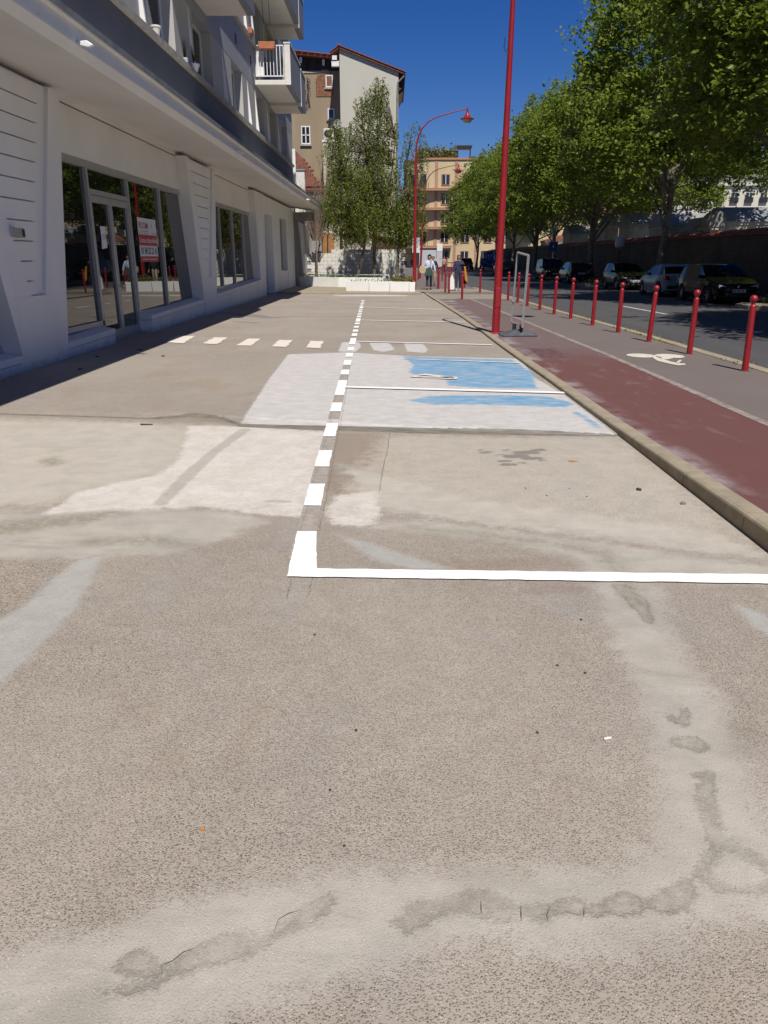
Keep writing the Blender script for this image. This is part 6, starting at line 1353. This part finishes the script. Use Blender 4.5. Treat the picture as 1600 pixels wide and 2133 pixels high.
# ------------------------------------------------------------------ pedestrians (skin-grown bodies)
def skin(name, J, E_, mat, parent, root=0, sub=2):
    me = bpy.data.meshes.new(name); me.from_pydata([j[0] for j in J], E_, []); me.materials.append(MT[mat])
    o = bpy.data.objects.new(name, me); COL.objects.link(o); o.parent = parent
    s = o.modifiers.new('skin', 'SKIN'); s.use_smooth_shade = True
    if not me.skin_vertices: pass
    sv = me.skin_vertices[0].data
    for i, j in enumerate(J):
        r = j[1]; sv[i].radius = r if isinstance(r, tuple) else (r, r); sv[i].use_root = (i == root); sv[i].use_loose = False
    m = o.modifiers.new('sub', 'SUBSURF'); m.levels = sub; m.render_levels = sub
    return o
def person(label, x, y, H, top, trousers, shoes, hair, hairlen, pose, z=.045, rz=0., sleeves='long', hem=.0, trouser='long'):
    o = thing('person', label, 'person', (x, y, z), rz); k = H/1.7
    V = lambda a, b, c: (a*k, b*k, c*k)
    st = pose.get('stride', .16); aL = pose['L']; aR = pose['R']   # (elbow, wrist) on image left / right
    # body: feet, legs, torso, neck, head, arms, hands
    J = [(V(0, 0, .94), (.13*k, .085*k)), (V(0, 0, 1.16), (.105*k, .07*k)), (V(0, .0, 1.36), (.16*k, .10*k)), (V(0, 0, 1.47), .05*k), (V(0, -.02, 1.55), .055*k), (V(0, -.02, 1.63), (.078*k, .09*k)), (V(0, -.01, 1.69), .05*k)]
    E_ = [(0, 1), (1, 2), (2, 3), (3, 4), (4, 5), (5, 6)]
    legs = []
    for s, f in ((-1, -1), (1, 1)):
        b = len(J); yy = f*st
        J += [(V(s*.09, 0, .86), .085*k), (V(s*.10, yy*.35-.02, .50), .055*k), (V(s*.10, yy+.0, .10), .036*k), (V(s*.10, yy-.02, .045), (.035*k, .03*k)), (V(s*.11, yy-.15, .03), (.036*k, .022*k))]
        E_ += [(0, b), (b, b+1), (b+1, b+2), (b+2, b+3), (b+3, b+4)]; legs.append(b)
    arms = []
    for s, (el, wr_) in ((-1, aL), (1, aR)):
        b = len(J); d = Vector(wr_)-Vector(el); d.normalize()
        J += [(V(s*.17, 0, 1.39), .055*k), (V(*el), .040*k), (V(*wr_), .026*k), (tuple(Vector(V(*wr_))+d*.06*k), (.036*k, .018*k))]
        E_ += [(2, b), (b, b+1), (b+1, b+2), (b+2, b+3)]
        px = Vector((1, 0, 0)) if abs(d.x) < .7 else Vector((0, 1, 0))
        for q in range(4):
            c = len(J); off = px*((q-1.5)*.020*k); w0 = Vector(J[b+3][0]); L_ = (.065, .078, .072, .055)[q]*k
            J += [(tuple(w0+off+d*.03*k), .010*k), (tuple(w0+off*1.1+d*(.03*k+L_*.5)+Vector((0, -.006*k, 0))), .009*k), (tuple(w0+off*1.1+d*(.03*k+L_)+Vector((0, -.02*k, 0))), .007*k)]
            E_ += [(b+3, c), (c, c+1), (c+1, c+2)]
        c = len(J); J += [(tuple(Vector(J[b+2][0])+d*.02*k-px*s*.03*k+Vector((0, -.01, 0))), .011*k), (tuple(Vector(J[b+2][0])+d*.07*k-px*s*.05*k+Vector((0, -.02, 0))), .008*k)]
        E_ += [(b+2, c), (c, c+1)]; arms.append(b)
    skin('body', J, E_, 'skin', o)
    # face: eyes, nose, mouth, ears
    hd = MB()
    for s in (-1, 1): hd.lathe([(.002, -.004), (.008, 0), (.002, .004)], c=(s*.030*k, -.100*k, 1.635*k), n=8, axis='y')
    hd.build('eyes', 'iron', o)
    MB().add([V(-.012, -.10, 1.60), V(.012, -.10, 1.60), V(0, -.125, 1.595), V(0, -.10, 1.635)], [(0, 1, 2), (0, 2, 3), (1, 3, 2), (0, 3, 1)]).build('nose', 'skin', o)
    MB().box(-.022*k, .022*k, -.104*k, -.098*k, 1.563*k, 1.571*k).build('mouth', 'taillight', o)
    for s in (-1, 1): MB().box(s*.078*k-.008, s*.078*k+.008, -.03*k, .01*k, 1.59*k, 1.64*k).build('ear', 'skin', o, bevel=.006)
    # hair as a shell
    hp = [(0, 1.74), ]
    hr = MB(); n = 14; rows_ = 7; vv = []; 
    for i in range(rows_+1):
        ph = math.pi*(.02+.62*i/rows_)
        for j in range(n):
            th = 2*math.pi*j/n; r = .104*k*math.sin(ph)*(1.05+.05*math.sin(j*2.7)); yb = .118*k*math.sin(ph)
            zz = 1.645*k+.128*k*math.cos(ph)
            fr_ = math.sin(th) < -.35
            if fr_ and ph > 1.05: zz = 1.645*k+.128*k*math.cos(1.05)+.001*i; r = .104*k*math.sin(1.05); yb = .118*k*math.sin(1.05)
            elif i == rows_: zz -= hairlen*k
            vv.append((r*math.cos(th), -.005+yb*math.sin(th), zz))
    hr.add(vv, [(i*n+j, i*n+(j+1) % n, (i+1)*n+(j+1) % n, (i+1)*n+j) for i in range(rows_) for j in range(n)]+[tuple(range(n))[::-1]])
    hr.build('hair', hair, o, smooth=True)
    # trousers
    J2 = [(V(0, 0, 1.06), (.155*k, .112*k)), (V(0, 0, .92), (.168*k, .125*k))]; E2 = [(0, 1)]
    end = .12 if trouser == 'long' else .42
    for b in legs:
        c = len(J2); h_, kn, an = [Vector(J[b+q][0]) for q in range(3)]
        t_ = (kn.z-end*k)/(kn.z-an.z) if end < .5 else .1
        J2 += [(tuple(h_), .105*k), (tuple(kn), .075*k), (tuple(kn.lerp(an, t_)), .062*k)]; E2 += [(1, c), (c, c+1), (c+1, c+2)]
    skin('trousers', J2, E2, trousers, o)
    # top with sleeves
    J3 = [(V(0, 0, .87+hem), (.18*k, .135*k)), (V(0, 0, 1.12), (.172*k, .125*k)), (V(0, 0, 1.36), (.178*k, .118*k)), (V(0, 0, 1.455), (.07*k, .065*k))]; E3 = [(0, 1), (1, 2), (2, 3)]
    for b in arms:
        c = len(J3); s_, e_, w_ = [Vector(J[b+q][0]) for q in range(3)]; f = .88 if sleeves == 'long' else .45
        J3 += [(tuple(s_), .075*k), (tuple(e_), .058*k), (tuple(e_.lerp(w_, f)), .046*k)]; E3 += [(2, c), (c, c+1), (c+1, c+2)]
    skin('top', J3, E3, top, o, root=1)
    for b in legs:
        f_ = Vector(J[b+3][0]); MB().prism([(-.045*k, -.17*k), (0, -.20*k), (.045*k, -.17*k), (.045*k, .07*k), (-.045*k, .07*k)], 'z', 0, .075*k).build('shoe', shoes, o, bevel=.015, loc=(f_.x, f_.y-.0, 0))
    return o
def bag(label, x, y, z, pts, d, mat, strap=None, cat='bag'):
    o = thing('bag', label, cat, (x, y, z)); MB().prism(pts, 'y', -d/2, d/2).build('pouch', mat, o, bevel=.03)
    if strap: MB().tube(strap, .012, 5).build('strap', mat, o)
    return o
p1 = person('woman in pale blue shirt and dark trousers walking towards the camera with two bags', 1.98, 40.4, 1.66, 'shirt_white', 'jeans', 'iron', 'hair_dark', .06,
            {'L': ((-.30, .05, 1.16), (-.14, -.14, 1.08)), 'R': ((.27, .0, 1.12), (.31, -.04, .88)), 'stride': .16})
bag('round cream bag held under the arm of the woman in the pale shirt', 1.62, 40.3, .86, [(-.17, .12), (-.12, .0), (.02, -.06), (.16, .02), (.20, .2), (.12, .36), (-.03, .38), (-.14, .28)], .16, 'beige_cloth')
bag('dark green canvas bag slung across the front of the woman in the pale shirt', 1.92, 40.15, .72, [(-.20, 0), (.20, 0), (.17, .36), (.09, .46), (-.10, .36)], .07, 'green_cloth', [(.1, 0, .44), (.15, .06, .66), (.12, .16, .74)])
person('man with grey hair in a dark top and beige trousers behind the pale shirt', 2.50, 46.5, 1.62, 'black_cloth', 'beige_cloth', 'iron', 'hair_grey', .0, {'L': ((-.27, 0, 1.12), (-.28, -.08, .88)), 'R': ((.27, .0, 1.12), (.33, -.08, .92)), 'stride': .14})
p3 = person('blonde woman in navy jacket and dark jeans carrying bags across the sett crossing', 3.38, 39.2, 1.66, 'navy', 'jeans', 'sign_grey', 'hair_blond', .13,
            {'L': ((-.25, .0, 1.12), (-.29, -.06, .86)), 'R': ((.28, .02, 1.20), (.16, -.16, 1.36)), 'stride': .12})
bag('long white plastic bag hanging from the hand of the blonde woman', 3.04, 39.1, .08, [(-.12, .0), (.13, .0), (.15, .1), (.12, .5), (.05, .68), (-.02, .68), (-.10, .5), (-.14, .1)], .12, 'bag_white', [(-.03, 0, .66), (.03, 0, .82), (.05, 0, .66)])
bag('ochre scarf and black bag hanging from the arm of the blonde woman', 3.66, 39.05, .44, [(-.04, .75), (.05, .75), (.18, .05), (.14, -.02), (.03, .10)], .06, 'ochre')
bag('black shoulder bag behind the ochre scarf of the blonde woman', 3.68, 39.2, .40, [(-.13, .1), (.02, -.06), (.13, .0), (.1, .3), (-.1, .34)], .1, 'black_cloth')
person('person with a light jacket far behind the crossing near the red barrier', 5.4, 80, 1.68, 'orange_w', 'jeans', 'iron', 'hair_dark', .0, {'L': ((-.27, 0, 1.12), (-.28, -.08, .88)), 'R': ((.27, .0, 1.12), (.3, -.04, .88)), 'stride': .14})

# ------------------------------------------------------------------ small litter on the slab
def blob(r, n=7, sx=1., sy=1.): return [(r*sx*R.uniform(.7, 1.2)*math.cos(2*math.pi*i/n), r*sy*R.uniform(.7, 1.2)*math.sin(2*math.pi*i/n)) for i in range(n)]
litter('twig_stub', -2.48, 7.48, -.012, [(-.06, -.008), (.06, -.007), (.062, .008), (-.055, .009)], .012, 'litter', 'dark wooden stub lying beside the joint near the green moss', 'twig', .1)
litter('dry_leaf', 1.52, 6.07, -.008, [(-.035, 0), (0, -.008), (.04, -.004), (.045, .003), (0, .010)], .006, 'leaf_litter', 'orange dry leaf lying in the first bay below the kerb', 'leaf')
litter('debris', 1.82, 5.26, -.01, [(-.014, -.012), (.014, -.018), (.02, .0), (.0, .018), (-.016, .012)], .012, 'litter', 'small dark brown chip in the first bay, right of the centre', 'debris')
litter('debris', 2.02, 4.93, -.01, [(-.015, -.012), (.018, -.01), (.008, .02), (-.01, .015)], .014, 'zinc', 'tiny crumpled silver foil scrap near the kerb in the first bay', 'foil scrap')
litter('cigarette_end', .77, 2.25, -.008, [(-.014, -.005), (.012, .003), (.016, .008), (.0, .006), (-.014, .0)], .006, 'planter', 'white cigarette end beside the dark damp patch bottom right', 'cigarette end')
litter('pebble', -.555, 1.80, -.01, blob(.0065), .006, 'leaf_litter', 'single orange pebble set in the concrete at the lower left', 'pebble')
SPL = ['left-hand one of the four in the first bay', 'right-hand one of the upper pair in the first bay', 'lower left one of the four in the first bay', 'lower right one of the four in the first bay', 'alone below the bay line, right of centre', 'upper one of the pair in the middle of the slab', 'right one of the pair in the middle of the slab', 'left of centre in the foreground', 'right of centre in the foreground, left of the cigarette end', 'farther of the two in the left foreground', 'closest one above the bottom repair band', 'far left before the shop shadow', 'alone just below the bay corner']
for i_, (px_, py_, r_) in enumerate(((1.0, 5.30, .012), (1.32, 5.29, .010), (1.12, 5.12, .012), (1.4, 5.10, .010), (.90, 3.18, .011), (.80, 2.70, .010), (.70, 2.76, .011), (-.12, 2.30, .009), (.53, 2.29, .009), (-.19, 1.98, .008), (-.13, 1.74, .007), (-3.5, 6.2, .02), (-.34, 3.02, .01))):
    o = litter('speck', px_, py_, -.011 if py_ < 7 else .001, blob(r_*.62), .003, 'litter', 'black speck on the concrete, '+SPL[i_], 'speck'); o['group'] = 'black specks on the concrete'
for (x_, y_, lb) in ((-5.0, 12.9, 'dark curled leaf in the shade close to the left sill'), (-4.6, 13.9, 'dark curled leaf farthest along the shop front shadow'), (-4.7, 11.4, 'dark curled leaf nearest the camera in the shop front shade'), (-3.9, 13.0, 'dark curled leaf on sunlit concrete just outside the shop shadow')):
    o = litter('dead_leaf', x_, y_, .001, blob(.05, 6, 1.3, .6), .012, 'litter', lb, 'leaf', R.uniform(0, 3)); o['group'] = 'dead leaves by the shop front'
